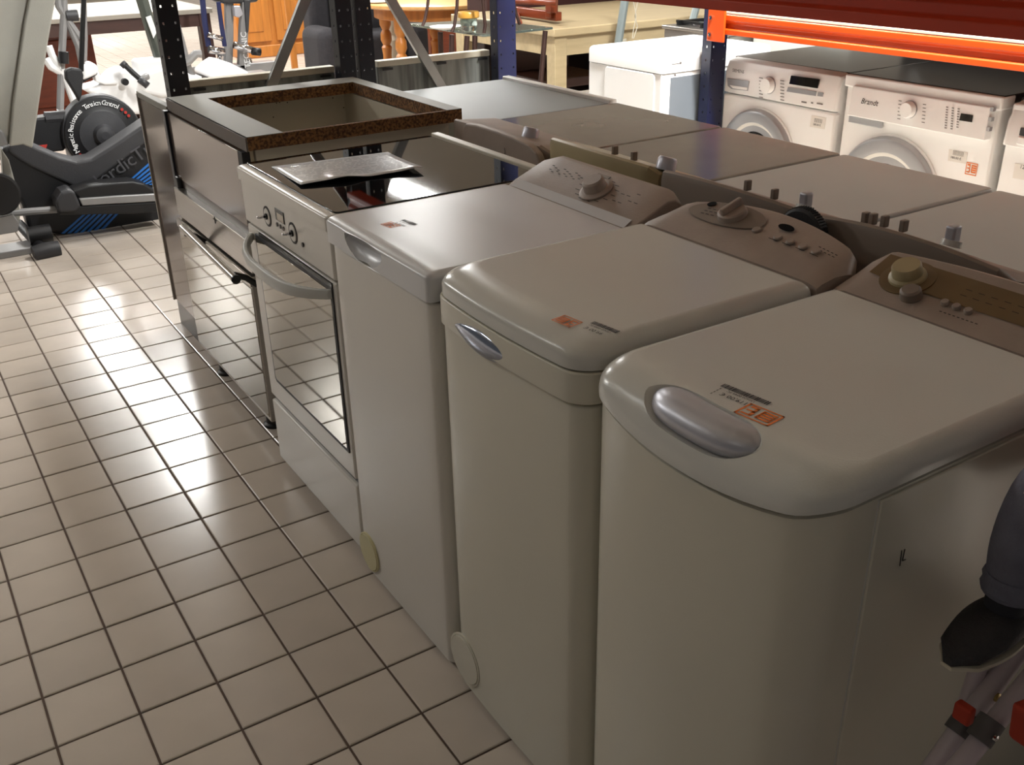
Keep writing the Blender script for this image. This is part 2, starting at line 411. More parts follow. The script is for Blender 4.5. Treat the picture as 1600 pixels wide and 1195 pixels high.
# --- M2
y0, y1, x1 = -0.520, -0.103, 1.15
M2 = thing('washing_machine', 'off-white top-loading washing machine with lens-shaped silver grip and domed control panel', 'washing machine', (0.85, -.31, 0), 'top-loading washing machines in the front row')
bu = .012
b = MB(); rslab(b, x0 + .002, x1, y0 + .003, y1 - .003, 0.012, 0.782, 0.035, 0.004, bulge=bu * .5, rb=.006); b.build('body', CREAM, M2)
b = MB(); rslab(b, x0 + .008, x1 - .1, y0 + .008, y1 - .008, 0.775, 0.84, 0.035, 0.001, bulge=bu * .6); b.build('lid_gap', CONSD, M2)
b = MB(); rslab(b, x0 - .003, 1.005, y0, y1, 0.787, 0.8335, 0.040, 0.003, bulge=bu); b.build('front_band', CREAM, M2)
b = MB(); rslab(b, x0 - .001, 1.008, y0 + .001, y1 - .001, 0.8365, 0.876, 0.045, 0.024, fr=.062, bulge=bu, seg=9, rb=.012); lid2 = b.build('lid', CREAMLID, M2)
# lens-shaped grip
b = MB(); secs = []
for k in range(17):
    u = -1 + 2 * k / 16; hw = .021 * (1 - abs(u) ** 1.7) + .0006; dp = .010 * (1 - u * u) + .0008
    yy = -.272 - u * .094; xx = .556 + .002 - .004 * (1 - u * u); zz = .802
    secs.append([(xx - dp * math.cos(a) if math.cos(a) > 0 else xx + .006, yy, zz + hw * math.sin(a)) for a in [2 * math.pi * i / 16 for i in range(16)]])
b.loft(secs); b.build('lens_grip', mat('polished_blue_silver', 'a4abbb', .16, metal=.9), M2)
b = MB(); secs = []
for k in range(17):
    u = -1 + 2 * k / 16; hw = .0235 * (1 - abs(u) ** 1.9) + .0008
    yy = -.272 - u * .101; xx = .5545 + .002 - .003 * (1 - u * u)
    secs.append([(xx, yy, .802 + hw), (xx, yy, .802 - hw), (xx + .006, yy, .802 - hw), (xx + .006, yy, .802 + hw)])
b.loft(secs); b.build('grip_surround', GYMTUBE, M2)
# domed console
ym = (y0 + y1) / 2; hw = (y1 - y0) / 2
def sec2(u, inset=0):
    d = 1 - u * u; yy = ym + hw * u
    e = .02 * max(0, (abs(u) - .86) / .14) ** 2
    hb_ = .893 + .022 * (d) ** 1.0 - e
    xb = 1.108 + .034 * d ** .8 - e
    return [(1.010, yy, .72), (1.010, yy, .870 - e * .3), (1.022, yy, .875 - e * .3), (1.05 + .012 * d, yy, .884 - e * .5 + .006 * d), (xb - .012, yy, hb_), (xb, yy, hb_ - .002), (xb + .008, yy, hb_ - .012), (xb + .012, yy, .72)]
MB().loft([sec2(-1 + 2 * k / 24) for k in range(25)]).build('control_panel', CONS, M2)
def pm2(u, v, lift=.002):
    """u along -y from the panel centre, v toward the back"""
    uu = -u / hw; s = sec2(uu); a = Vector(s[3]); c = Vector(s[4]); p = a + (c - a) * (v / (c - a).length)
    n = (c - a).cross(Vector((0, 1, 0))).normalized(); n = n if n.z > 0 else -n
    return p + n * lift
# darker oval programme field
b = MB(); ring = [pm2(-.075 + .088 * math.cos(a), .033 + .034 * math.sin(a), .0024) for a in [2 * math.pi * i / 40 for i in range(40)]]
b.add(ring + [pm2(-.075, .033, .0026)], [(i, (i + 1) % 40, 40) for i in range(40)], True); b.build('programme_field', CONSD, M2)
n2 = Vector((-.32, 0, .95)).normalized(); kc = pm2(-.062, .034, .001)
b = MB(); b.lathe(kc, [(.027, 0), (.026, .010), (.023, .013), (.001, .013)], n2); dl = b.build('dial', CONS, M2)
b = MB(); t_ = Vector((.95, 0, .32)); q = [kc + n2 * .012 + t_ * a + Vector((0, c_, 0)) for a, c_ in ((-.024, -.004), (.024, -.004), (.024, .004), (-.024, .004))]
b.prism(q, n2 * .014); b.build('dial_grip', CONS, dl, bevel=.002)
for uu, vv, lu in ((-.13, .052, .009), (.055, .044, .017)):
    b = MB(); ring = [pm2(uu + lu * math.cos(a), vv + .0078 * math.sin(a), .003) for a in [2 * math.pi * i / 20 for i in range(20)]]
    b.prism(ring, n2 * .0012); b.build('indicator_window', mat('dark_window', '0a0807', .7, spec=.1), M2)
sp = []
for i in range(4): sp.append((.05 + i * .03, .006 + .001 * i, .02, .0015)); 
for i in range(10): sp.append((.14 + (i % 5) * .009, .024 + (i // 5) * .007, .005, .002))
for i in range(9): sp.append((-.125 + (i % 3) * .012, .018 + (i // 3) * .009, .008, .002))
marks(M2, lambda u, v: pm2(u, v, .0034), sp)
for i in range(4):
    b = MB(); b.lathe(pm2(.062 + i * .028, .016 + .001 * i, .001), [(.0075, 0), (.0075, .003), (.006, .0045), (.001, .0045)], n2, 16); b.build('button', CONS, M2)
b = MB(); b.lathe(pm2(.012, .016, .001), [(.0075, 0), (.0075, .003), (.006, .0045), (.001, .0045)], n2, 16); b.build('button', CONS, M2)
p = at(886, 502, z=.876); logo(M2, place_on(p.x, p.y, .876, math.radians(-82) + math.pi), .019)
p = at(938, 514, z=.876); barcode(M2, place_on(p.x, p.y, .876, math.radians(98)), '99,00 \u20ac', .025)
capdisc(M2, -.149, .078, .052, CREAM, x=.562)
for yy in (y0 + .05, y1 - .05):
    for xx in (.62, 1.08): MB().lathe((xx, yy, 0), [(.018, 0), (.018, .012), (.012, .014)]).build('foot', BLACKM, M2)

# --- M3
y0, y1, x1 = -0.932, -0.532, 1.17
M3 = thing('washing_machine', 'nearest cream top-loading washing machine with big silver barrel grip on its lid', 'washing machine', (0.85, -.73, 0), 'top-loading washing machines in the front row')
ym = (y0 + y1) / 2; hw = (y1 - y0) / 2
def seam(x, y):
    t = max(0.0, 1 - max(0, x - .56) / .07); d = 1 - min(1, ((y - ym) / hw) ** 2)
    return .834 - .030 * d ** .8 * t
def ring_at(z, ins=0, bul=.022, r=.045): return (rrect(x0 + .002 + ins, x1 - ins, y0 + .003 + ins, y1 - .003 - ins, r, bulge=bul, rb=.008), z)
# front panel wraps round the corners, side panel behind it
b = MB(); stack(b, [ring_at(.012), ring_at(lambda x, y: seam(x, y) - .004), ring_at(lambda x, y: seam(x, y) - .002, .003)]); b.build('body', CREAM, M3)
for yy, s in ((y0 + .0030, -1),):
    MB().box(.652, .6545, yy - .0006, yy + .001, .014, .826).build('side_seam', CREAMLID, M3)
b = MB(); b.box(.6545, 1.165, y0 - .0002, y0 + .004, .014, .826); b.build('side_panel', CREAM, M3, bevel=.0015)
b = MB(); stack(b, [ring_at(lambda x, y: seam(x, y) - .006, .006), ring_at(lambda x, y: seam(x, y) + .006, .006)]); b.build('lid_gap', GYMDK, M3)
b = MB(); rings = [(rrect(x0 - .002, 1.03, y0 - .001, y1 + .001, .045, bulge=.022, rb=.010), lambda x, y: seam(x, y) + .0035)]
zt = .870
for k in range(10):
    a = math.pi / 2 * k / 9; ins = 1 - math.cos(a)
    def zf(x, y, a=a):
        base = seam(x, y) + .010; return base + (zt - base) * math.sin(a)
    rings.append((rrect(x0 - .002 + .060 * ins, 1.03 - .012 * ins, y0 - .001 + .020 * ins, y1 + .001 - .020 * ins, .045 - .010 * ins, bulge=.022 * (1 - .4 * ins), rb=.010 - .005 * ins), zf))
stack(b, rings); lid3 = b.build('lid', CREAMLID, M3)
# grip recess and silver barrel
g0 = at(1015, 640, z=.862); g1 = at(1165, 705, z=.862)
gy0, gy1 = -.648, -.812; gc = (gy0 + gy1) / 2
c = MB(); secs = []
for k in range(15):
    u = -1 + 2 * k / 14; yy = gc - u * .094; rr = (.010 + .026 * (1 - abs(u) ** 4)); xx = .572 - .006 * (1 - u * u)
    secs.append([(xx + rr * 1.15 * math.cos(a), yy, .871 + rr * .95 * math.sin(a)) for a in [2 * math.pi * i / 18 for i in range(18)]])
c.loft(secs); cut(lid3, c)
b = MB(); secs = []
for k in range(17):
    u = -1 + 2 * k / 16; yy = gc - u * .086; q = (1 - abs(u) ** 5)
    rx = .015 + .017 * q; rz = .011 + .010 * q; xx = .594 - .010 * (1 - u * u); zz = .852
    secs.append([(xx + rx * math.cos(a), yy, zz + rz * math.sin(a)) for a in [2 * math.pi * i / 20 for i in range(20)]])
b.loft(secs).build('barrel_grip', SILVER, M3, bevel=.001)
def sec3(u):
    d = 1 - u * u; yy = ym + hw * u; e = .016 * max(0, (abs(u) - .90) / .10) ** 2
    return [(1.034, yy, .72), (1.034, yy, .866 - e * .3), (1.040, yy, .869 - e * .3), (1.085 + .004 * d, yy, .885 - e * .5), (1.135 + .014 * d - e, yy, .905 + .008 * d - e), (1.150 + .014 * d - e, yy, .903 + .006 * d - e), (1.16 + .014 * d, yy, .72)]
MB().loft([sec3(-1 + 2 * k / 20) for k in range(21)]).build('control_panel', CONS, M3)
def pm3(u, v, lift=.0012):
    s = sec3(-u / hw); a = Vector(s[2]); bb = Vector(s[3]); c = Vector(s[4]); l1 = (bb - a).length
    p = a + (bb - a) * (v / l1) if v < l1 else bb + (c - bb) * ((v - l1) / (c - bb).length)
    return p + Vector((-.36, 0, .93)) * lift
b = MB(); N_ = 20; vs = []
for i in range(N_ + 1):
    u = -.178 + .374 * i / N_; lo = .048 - .006 * min(1, i / 5)
    vs += [pm3(u, lo + .0006), pm3(u, .075), pm3(u, .099)]
b.add(vs, [f for i in range(N_) for f in ((i * 3, i * 3 + 3, i * 3 + 4, i * 3 + 1), (i * 3 + 1, i * 3 + 4, i * 3 + 5, i * 3 + 2))], True); b.build('brown_fascia', CONSB, M3)
n3 = Vector((-.36, 0, .93)).normalized()
kc = pm3(-.118, .062, .001)
b = MB(); b.lathe(kc, [(.041, 0), (.041, .0015), (.030, .0025), (.029, .0025)], n3, 36); b.build('dial_ring', CONSB, M3)
b = MB(); b.lathe(kc, [(.028, .002), (.027, .006), (.0225, .009), (.0215, .022), (.0195, .025), (.001, .025)], n3, 36); b.build('dial', CONSY, M3, label='translucent yellowish dial')
b = MB(); b.lathe(pm3(-.085, .027, .001), [(.016, 0), (.015, .012), (.012, .015), (.001, .015)], n3); b.build('temperature_knob', CONSD, M3)
for i in range(3):
    b = MB(); b.lathe(pm3(-.035 + i * .019, .036 - .0006 * i, .001), [(.0062, 0), (.0062, .004), (.005, .006), (.001, .006)], n3, 14); b.build('button', CONS, M3)
sp = [(-.03 + i * .007, .016, .004, .0018) for i in range(9)] + [(-.03 + (i % 6) * .02, .062 + (i // 6) * .013, .010, .0012) for i in range(12)]
marks(M3, lambda u, v: pm3(u, v, .0022), sp)
p = at(1186, 648, z=.870); logo(M3, place_on(p.x, p.y, zt, math.radians(98) - math.pi), .024)
p = at(1158, 620, z=.870); barcode(M3, place_on(p.x, p.y, zt, math.radians(98)), '119,00 \u20ac', .034)
sp = [(-.012 + .006 * i, 0, .004, .0012) for i in range(4)]
p = at(1120, 611, z=.870); marks(M3, place_on(p.x, p.y, zt, math.radians(10)), sp, MARK, 'sticker_edge_text')
p = at(1410, 870, y=y0); b = MB()
for a_, c_ in (((1409, 860), (1406, 884)), ((1414, 858), (1410, 876)), ((1410, 876), (1415, 874))): b.tube([at(*a_, y=y0 - .0008), at(*c_, y=y0 - .0008)], .0006, 6)
b.build('pen_mark', MARK, M3)
for yy in (y0 + .05, y1 - .05):
    for xx in (.62, 1.10): MB().lathe((xx, yy, 0), [(.018, 0), (.018, .012), (.012, .014)]).build('foot', BLACKM, M3)

# ================================================================ WHITE COOKER
y0, y1, x0, x1 = .352, .905, .573, 1.13
CK = thing('electric_cooker', 'white electric cooker with black glass hob and mirrored oven window', 'cooker', (.85, .63, 0))
b = MB(); b.box(x0 + .03, x1, y0, y1, .015, .835); b.build('body', WHITE1, CK, bevel=.004)
b = MB(); rslab(b, x0 - .006, x1, y0, y1, .818, .850, .010, .006, fr=.016); b.build('hob_frame', WHITE1, CK)
b = MB(); rslab(b, x0 + .018, x1 - .03, y0 + .006, y1 - .006, .848, .8535, .012, .0015); b.build('hob_glass', GLASSBLK, CK)
b = MB(); b.box(x1 - .022, x1 + .002, y0, y1, .848, .858); b.build('rear_rail', MELAM, CK, bevel=.003)
b = MB(); b.box(x0, x0 + .035, y0 + .001, y1 - .001, .710, .822); b.build('control_panel', WHITE1, CK, bevel=.006)
def xface(x): return lambda u, v: Vector((x, u, v))
for cy in (.732, .570):
    b = MB(); b.lathe((x0, cy, .761), [(.0245, 0), (.0245, .0012), (.0215, .0016), (.0205, .0008)], (-1, 0, 0)); r_ = b.build('dial_ring', MARK, CK)
    b = MB(); b.lathe((x0, cy, .761), [(.0195, .0005), (.0190, .0020), (.001, .0022)], (-1, 0, 0)); kk = b.build('dial', WHITE1, CK)
    b = MB(); b.tube([(x0 - .001, cy, .761), (x0 - .006, cy, .761)], .0075); b.build('dial_hub', BLACK, kk)
    b = MB(); b.tube([(x0 - .004, cy, .761), (x0 - .026, cy, .762)], .0032); b.build('dial_pin', CHROME, kk)
b = MB(); b.box(x0 - .0015, x0 + .002, .617, .672, .768, .796); b.build('display', BLACK, CK, bevel=.001)
b = MB(); b.box(x0 - .0022, x0 - .0014, .619, .660, .770, .788); b.build('display_glass', MIRROR, CK)
for cy in (.668, .648, .628):
    b = MB(); b.lathe((x0, cy, .757), [(.005, 0), (.005, .0025), (.001, .003)], (-1, 0, 0), 14); b.build('button', MARKG, CK)
b = MB(); b.lathe((x0, .514, .749), [(.005, 0), (.005, .003), (.001, .003)], (-1, 0, 0), 16); b.build('indicator_lamp', BLACK, CK)
DR = MB().box(x0 + .002, x0 + .03, y0 + .004, y1 - .002, .228, .704).build('oven_door', WHITE1, CK, bevel=.005)
b = MB(); r = [(x0 - .0015, y, z) for y, z in ((y1 - .062, .692), (y0 + .02, .692), (y0 + .02, .292), (y1 - .075, .292), (y1 - .066, .300))]
b.prism(r, (.006, 0, 0)); b.build('window_frame', GYMDK, DR, bevel=.001)
b = MB(); r = [(x0 - .0024, y, z) for y, z in ((y1 - .070, .682), (y0 + .028, .682), (y0 + .028, .302), (y1 - .080, .302), (y1 - .074, .308))]
b.prism(r, (.004, 0, 0)); b.build('window_glass', MIRROR, DR)
b = MB(); b.box(x0 - .0012, x0 + .004, y0 + .02, y1 - .09, .690, .701); b.build('vent_slot', BLACK, DR)
b = MB(); secs = []
for k in range(25):
    u = -1 + 2 * k / 24; yy = .622 - u * .247; dx = .060 * (1 - abs(u) ** 3.2) + .002; hh = .012 + .004 * (1 - u * u)
    zz = .678 - .014 * (1 - u * u)
    secs.append([(x0 - dx - .006, yy, zz + hh * .8), (x0 - dx - .010, yy, zz), (x0 - dx - .006, yy, zz - hh), (x0 - dx + .004, yy, zz - hh), (x0 - dx + .006, yy, zz), (x0 - dx + .004, yy, zz + hh * .8)])
b.loft(secs).build('handle', mat('pale_handle_plastic', 'c2c2bd', .35), DR, bevel=.002)
b = MB(); b.box(x0 + .002, x0 + .03, y0 + .004, y1 - .002, .030, .212); b.build('warming_drawer', WHITE1, CK, bevel=.005)
b = MB(); b.box(x0 + .012, x0 + .03, y0 + .006, y1 - .004, .205, .235); b.build('drawer_gap', BLACK, CK)
for yy in (y0 + .05, y1 - .05):
    for xx in (.64, 1.08): MB().lathe((xx, yy, 0), [(.018, 0), (.018, .014), (.012, .016)]).build('foot', BLACKM, CK)
# paper in plastic sleeve on the hob
z = .8535; cs = [at(424, 261, z=z), at(606, 238, z=z), at(662, 268, z=z), at(470, 292, z=z)]
b = MB(); NU, NV = 16, 8; vs = []
for i in range(NU + 1):
    for j in range(NV + 1):
        u, v = i / NU, j / NV
        p = (cs[0] * (1 - u) + cs[1] * u) * (1 - v) + (cs[3] * (1 - u) + cs[2] * u) * v
        zz = z + .0012 + .010 * (v ** 2) * (.4 + .6 * math.sin(u * 5.0) ** 2) + .001 * math.sin(u * 21) * v
        vs.append((p.x, p.y, zz))
fs = [(i * (NV + 1) + j, (i + 1) * (NV + 1) + j, (i + 1) * (NV + 1) + j + 1, i * (NV + 1) + j + 1) for i in range(NU) for j in range(NV)]
b.add(vs, fs); DOC = b.build('document_sleeve', SLEEVE)
sm = DOC.modifiers.new('thick', 'SOLIDIFY'); sm.thickness = .0008
tag(DOC, 'clear plastic sleeve with a printed sheet lying on the black glass hob', 'document')
b = MB()
def doc(u, v):
    i = min(int(u * NU), NU - 1); j = min(int(v * NV), NV - 1); fu, fv = u * NU - i, v * NV - j
    g = lambda a, c: Vector(vs[a * (NV + 1) + c])
    return (g(i, j) * (1 - fu) + g(i + 1, j) * fu) * (1 - fv) + (g(i, j + 1) * (1 - fu) + g(i + 1, j + 1) * fu) * fv + Vector((0, 0, .0012))
for r_ in range(13):
    u = .06 + random.random() * .04
    while u < .92:
        l = random.uniform(.02, .07); v = .10 + r_ * .062
        if random.random() < .8: b.add([doc(u, v), doc(min(u + l, .95), v), doc(min(u + l, .95), v + .014), doc(u, v + .014)], [(0, 1, 2, 3)], False)
        u += l + .015
b.build('printed_lines', mat('pale_grey_print', '8c8c94', .6), DOC, kind='stuff')

# ================================================================ SINK BASE UNIT WITH OVEN
y0, y1 = 1.03, 1.762
SU = thing('kitchen_base_unit', 'mirrored oven unit whose worktop has a sawn chipboard opening, left of the cooker', 'kitchen unit', (.95, 1.4, 0))
b = MB(); b.box(.665, 1.24, y0 + .012, y0 + .030, .06, .848); b.box(.665, 1.24, y1 - .018, y1, .06, .848); b.box(1.225, 1.24, y0 + .03, y1 - .018, .06, .848); b.box(.665, 1.225, y0 + .03, y1 - .018, .06, .078); b.box(.665, 1.225, y0 + .03, y1 - .018, .60, .615)
b.build('carcass', MELAM, SU)
b = MB()
for yy, zz in ((0, 0),): pass
for px, py in ((432, 161), (437, 160), (427, 183), (520, 153), (540, 150), (537, 168), (557, 166), (562, 181), (449, 160)):
    p = at(px, py, y=y1 - .0185); b.lathe(p, [(.0022, 0), (.0022, .0006)], (0, -1, 0), 10)
b.build('screw_holes', MARK, SU, kind='stuff')
for px in (568, 575):
    p = at(px, 165, y=y1 - .0185); q = at(px, 150, y=y1 - .0185); MB().box(p.x - .0025, p.x + .0025, y1 - .0195, y1 - .018, .79, .845).build('slot', MARK, SU)
# worktop as four strips round the opening
z0, z1 = .852, .888
hx0, hx1, hy0, hy1 = .738, 1.225, y0 + .004, 1.66
WT = MB().box(.640, hx0, y0 - .01, y1, z0, z1 - .0015).build('worktop', CHIP, SU, bevel=.001)
MB().box(hx0, 1.272, hy1, y1, z0, z1 - .0015).build('worktop_rear_strip', CHIP, WT)
MB().box(hx1, 1.272, y0 - .01, hy1, z0, z1 - .0015).build('worktop_side_strip', CHIP, WT)
MB().box(hx0, hx1, y0 - .01, hy0, z0, z1 - .0015).build('worktop_near_strip', CHIP, WT)
b = MB(); b.box(.6385, hx0, y0 - .01, y1, z1 - .0015, z1); b.box(.6385, .640, y0 - .01, y1, z0, z1); b.box(hx0, 1.272, hy1, y1, z1 - .0015, z1); b.box(hx1, 1.272, y0 - .01, hy1, z1 - .0015, z1)
b.build('laminate_skin', LAMW, WT)
MB().box(.636, .6385, y0 - .01, y1, z0 - .002, z1 - .002).build('front_edge_strip', mat('dark_brown_edge', '4a3d34', .5), WT)
b = MB(); b.box(.628, .650, y0 + .045, y1 - .004, .640, .846); b.build('drawer_front', GLOSSBR, SU, bevel=.002)
b = MB(); b.box(.628, .650, y0 + .012, y0 + .044, .640, .846); b.build('drawer_side_profile', BLACKM, SU, bevel=.002)
b = MB(); b.box(.632, .655, y0 + .012, y1 - .004, .612, .640); b.build('dark_rail', DKTOP, SU)  # dark brown line above the control strip
OV = MB().box(.612, .66, y0 + .012, y1 - .010, .520, .612).build('oven_control_strip', STEEL, SU, bevel=.002)
b = MB(); p = at(335, 343, x=.611)
b.box(.6105, .612, p.y - .020, p.y + .012, p.z - .001, p.z + .0015); b.box(.6105, .612, p.y - .005, p.y - .001, p.z - .011, p.z + .010); b.build('snowflake_symbol', MARK, OV)
OD = MB().box(.606, .64, y0 + .012, y1 - .010, .066, .512).build('oven_door', STEEL, SU, bevel=.003)
MB().box(.6045, .607, y0 + .02, y1 - .022, .080, .476).build('door_glass', MIRROR, OD)
MB().box(.602, .608, y0 + .012, y1 - .010, .484, .512).build('door_top_trim', STEEL, OD, bevel=.002)
ha = at(285, 355, x=.548); hbp = at(368, 436, x=.548)
MB().tube([(.548, ha.y, ha.z), (.548, hbp.y, hbp.z)], .0105, 16).build('handle_bar', STEEL, OD)
for yy in (ha.y - .012, hbp.y + .012):
    MB().tube([(.550, yy, (ha.z + hbp.z) / 2 - .004), (.580, yy, .530), (.606, yy, .505)], .0085, 12).build('handle_bracket', BLACK, OD)
MB().tube([(.548, hbp.y, hbp.z), (.548, hbp.y - .006, hbp.z)], .0125, 16).build('handle_end_cap', BLACK, OD)
for yy in (1.60, 1.15):
    for xx in (.648, 1.18):
        MB().lathe((xx, yy, 0), [(.032, 0), (.032, .008), (.024, .012), (.024, .062)]).build('leg', BLACK, SU)

# black strip and rounded block between the units
y0, y1 = 1.778, 2.150
EU = thing('cupboard_front', 'tall glossy taupe end panel at the far end of the row, beside the oven unit', 'kitchen unit', (.95, 2.0, 0))
XE = .640
b = MB(); b.box(XE + .018, XE + .028, y0, y1 - .002, .10, .80); b.build('backing_board', MELAM, EU)
b = MB(); b.box(XE, XE + .018, y0, y1, .10, .836); b.build('cupboard_door', GLOSSBR, EU, bevel=.002)
b = MB(); b.box(XE - .006, XE + .02, y1 - .006, y1 + .004, .095, .85); b.build('edge_strip', STEEL, EU, bevel=.001)
b = MB(); b.box(XE - .004, XE + .020, y0 + .0, y1 + .004, .838, .858); b.build('top_rail', LAMW, EU, bevel=.002)
b = MB(); b.box(XE + .006, XE + .02, y0, y1 - .004, .0, .098); b.build('plinth', DKTOP, EU)
MB().box(.620, .650, 1.744, 1.774, .60, .85).build('black_side_strip', BLKRACK, SU, bevel=.003)
MB().box(.618, .650, 1.715, 1.774, .565, .650).build('black_side_block', BLACK, SU, bevel=.010)

# ================================================================ GALVANISED PANELS
for (a, c, lab) in (((290, 128), (522, 98), 'dark galvanised sheet panel with cream rim behind the chipboard cut-out worktop'), ((590, 98), (765, 80), 'streaked grey galvanised sheet panel with cream rim behind the matt grey machine top')):
    p = at(*a, y=1.93); q = at(*c, y=1.93); xa, xb = p.x, q.x; zt_ = .905
    P = thing('sheet_metal_panel', lab, 'panel', ((xa + xb) / 2, 1.95, 0))
    MB().box(xa, xb, 1.935, 1.965, .0, zt_ - .022).build('sheet', GALV, P, bevel=.002)
    MB().box(xa, xb, 1.93, 1.97, zt_ - .022, zt_).build('rim', CREAMP, P, bevel=.003)
    for k in (.08, .55, .93):
        MB().box(xa + (xb - xa) * k - .02, xa + (xb - xa) * k + .02, 1.926, 1.93, zt_ - .034, zt_ - .026).build('clip', BLACKM, P)

# ================================================================ RACKS
def post(x0, x1, yc, top, m, label, depth=.05, lab_cat='rack post'):
    R = thing('rack_post', label, lab_cat, ((x0 + x1) / 2, yc, 0), 'perforated rack posts')
    b = MB(); n = int(top / .05); wmid = (x0 + x1) / 2
    xs = [x0, x0 + .010, x0 + .0155, wmid - .003, wmid + .003, x1 - .0155, x1 - .010, x1]
    for f, yy in ((0, yc - depth / 2),):
        for k in range(n):
            for (za, zb_, hole) in ((k * .05, k * .05 + .043, False), (k * .05 + .043, k * .05 + .05, True)):
                for c_ in range(7):
                    if hole and c_ in (1, 5): continue
                    b.add([(xs[c_], yy, za), (xs[c_ + 1], yy, za), (xs[c_ + 1], yy, zb_), (xs[c_], yy, zb_)], [(0, 1, 2, 3)], False)
    for xx in (x0, x1):
        for k in range(n):
            ys = [yc - depth / 2, yc - .004, yc + .004, yc + depth / 2]
            for (za, zb_, hole) in ((k * .05, k * .05 + .041, False), (k * .05 + .041, k * .05 + .05, True)):
                for c_ in range(3):
                    if hole and c_ == 1: continue
                    b.add([(xx, ys[c_], za), (xx, ys[c_ + 1], za), (xx, ys[c_ + 1], zb_), (xx, ys[c_], zb_)], [(0, 1, 2, 3)], False)
    o = b.build('upright', m, R)
    md = o.modifiers.new('thick', 'SOLIDIFY'); md.thickness = .002; md.offset = 0
    MB().box(x0 + .02, x1 - .02, yc - depth / 2 + .004, yc - depth / 2 + .008, 0, top).build('web', m, R)
    MB().box(x0 - .004, x1 + .004, yc - .05, yc + .05, 0, .006).build('base_plate', m, R)
    return R
TOP = 2.4
pa = post(.672, .735, 1.86, TOP, BLKRACK, 'near-black perforated rack post rising between the taupe cupboard and the chipboard worktop')
pb = post(1.262, 1.318, 1.86, TOP, BLKRACK, 'near-black perforated rack post, left one of the touching pair behind the chipboard worktop')
pb2 = post(1.336, 1.392, 1.86, TOP, BLKRACK, 'near-black perforated rack post, right one of the touching pair behind the chipboard worktop')
pc = post(1.905, 1.985, 1.86, TOP, BLUE, 'dark blue perforated rack post behind the matt grey machine top')
pd = post(2.655, 2.735, 1.50, TOP, BLUE, 'navy blue rack post carrying the orange beam, beside the large white dryer')
for pts, lab in (([(1.185, 1.21), (1.013, .86)], 0), ([(1.44, 1.21), (1.66, .80)], 1)): pass
def brace(a, c, lab, ext_up=1.2, m=GALVB):
    p, q = at(*a, y=1.893), at(*c, y=1.893); d = (p - q).normalized(); p2 = p + d * .25; q2 = q - d * .10
    o = MB(); n = Vector((0, 1, 0)); s = d.cross(n).normalized() * .017
    o.loft([[q2 - s, q2 + s, q2 + s + n * .006, q2 + s * .75 + n * .03, q2 + s * .6 + n * .006, q2 - s + n * .006], [p2 - s, p2 + s, p2 + s + n * .006, p2 + s * .75 + n * .03, p2 + s * .6 + n * .006, p2 - s + n * .006]])
    o = o.build('rack_brace', m); tag(o, lab, 'rack brace', 'galvanised diagonal braces')
brace((478, 0), (427, 130), 'bright galvanised diagonal brace, left of the pair of near-black posts')
brace((612, 0), (690, 134), 'dull galvanised diagonal brace crossing the streaked grey panel')
def beam(name, a, b_, hgt, m, lab, side=-1, conn=True, extra=0.0):
    a = Vector(a); b_ = Vector(b_); B = thing(name, lab, 'rack beam', tuple(a))
    prof = [(0, 0), (0, .018), (.010, .024), (.010, .040), (0, .050), (0, hgt), (.006, hgt + .006), (.05, hgt + .006), (.05, 0)]
    s0 = [a + Vector((px, 0, pz)) for px, pz in prof]; s1 = [b_ + Vector((px, 0, pz)) for px, pz in prof]
    MB().loft([s0, s1]).build('beam_profile', m, B, bevel=.002)
    return B
BO = beam('rack_beam', (2.625, 1.43, .953), (2.625, -1.3, .953), .068, ORBEAM, 'bright orange rack beam above the front-loading washing machines')
MB().box(2.612, 2.622, 1.37, 1.46, .925, 1.045).build('end_connector', ORBEAM, BO, bevel=.003)
MB().box(2.622, 2.66, 1.455, 1.465, .925, 1.045).build('end_connector_flange', ORBEAM, BO, bevel=.002)
for zz in (.95, 1.01): MB().lathe((2.612, 1.44, zz), [(.008, 0), (.008, .006), (.001, .007)], (-1, 0, 0), 8).build('bolt', CHROME, BO)
MB().box(2.628, 2.672, -1.3, 1.43, 1.0275, 1.034).build('shelf_edge', MELAM, BO)
SH = MB().box(2.676, 3.30, -1.3, 1.43, 1.018, 1.034).build('rack_shelf', CHIP); tag(SH, 'chipboard shelf lying behind the orange beam over the front-loading machines', 'shelf')
beam('rack_beam', (1.225, 1.80, 1.222), (1.225, -1.30, 1.222), .104, SHADEDBEAM, 'shade-reddened orange rack beam crossing the top right corner in front of the orange beam')
RS = MB().box(.66, 1.99, -1.35, 1.83, 1.78, 1.80).build('rack_shelf', MELAM); tag(RS, 'wide unseen chipboard shelf shading the two rows of washing machines from above', 'shelf')  # unseen shelf overhead, set there to shade the lids below
beam('rack_beam', (.64, 1.83, 1.67), (.64, -1.35, 1.67), .104, ORBEAM, 'orange rack beam along the aisle, high above the front row')
beam('rack_beam', (1.96, 1.83, 1.67), (1.96, -1.35, 1.67), .104, ORBEAM, 'orange rack beam high above the rear edge of the second row')

# ================================================================ SECOND ROW (seen from behind)
def lidtop(mb, x0, x1, y0, y1, z0, z1): return rslab(mb, x0, x1, y0, y1, z0, z1, .012, .008, seg=4)
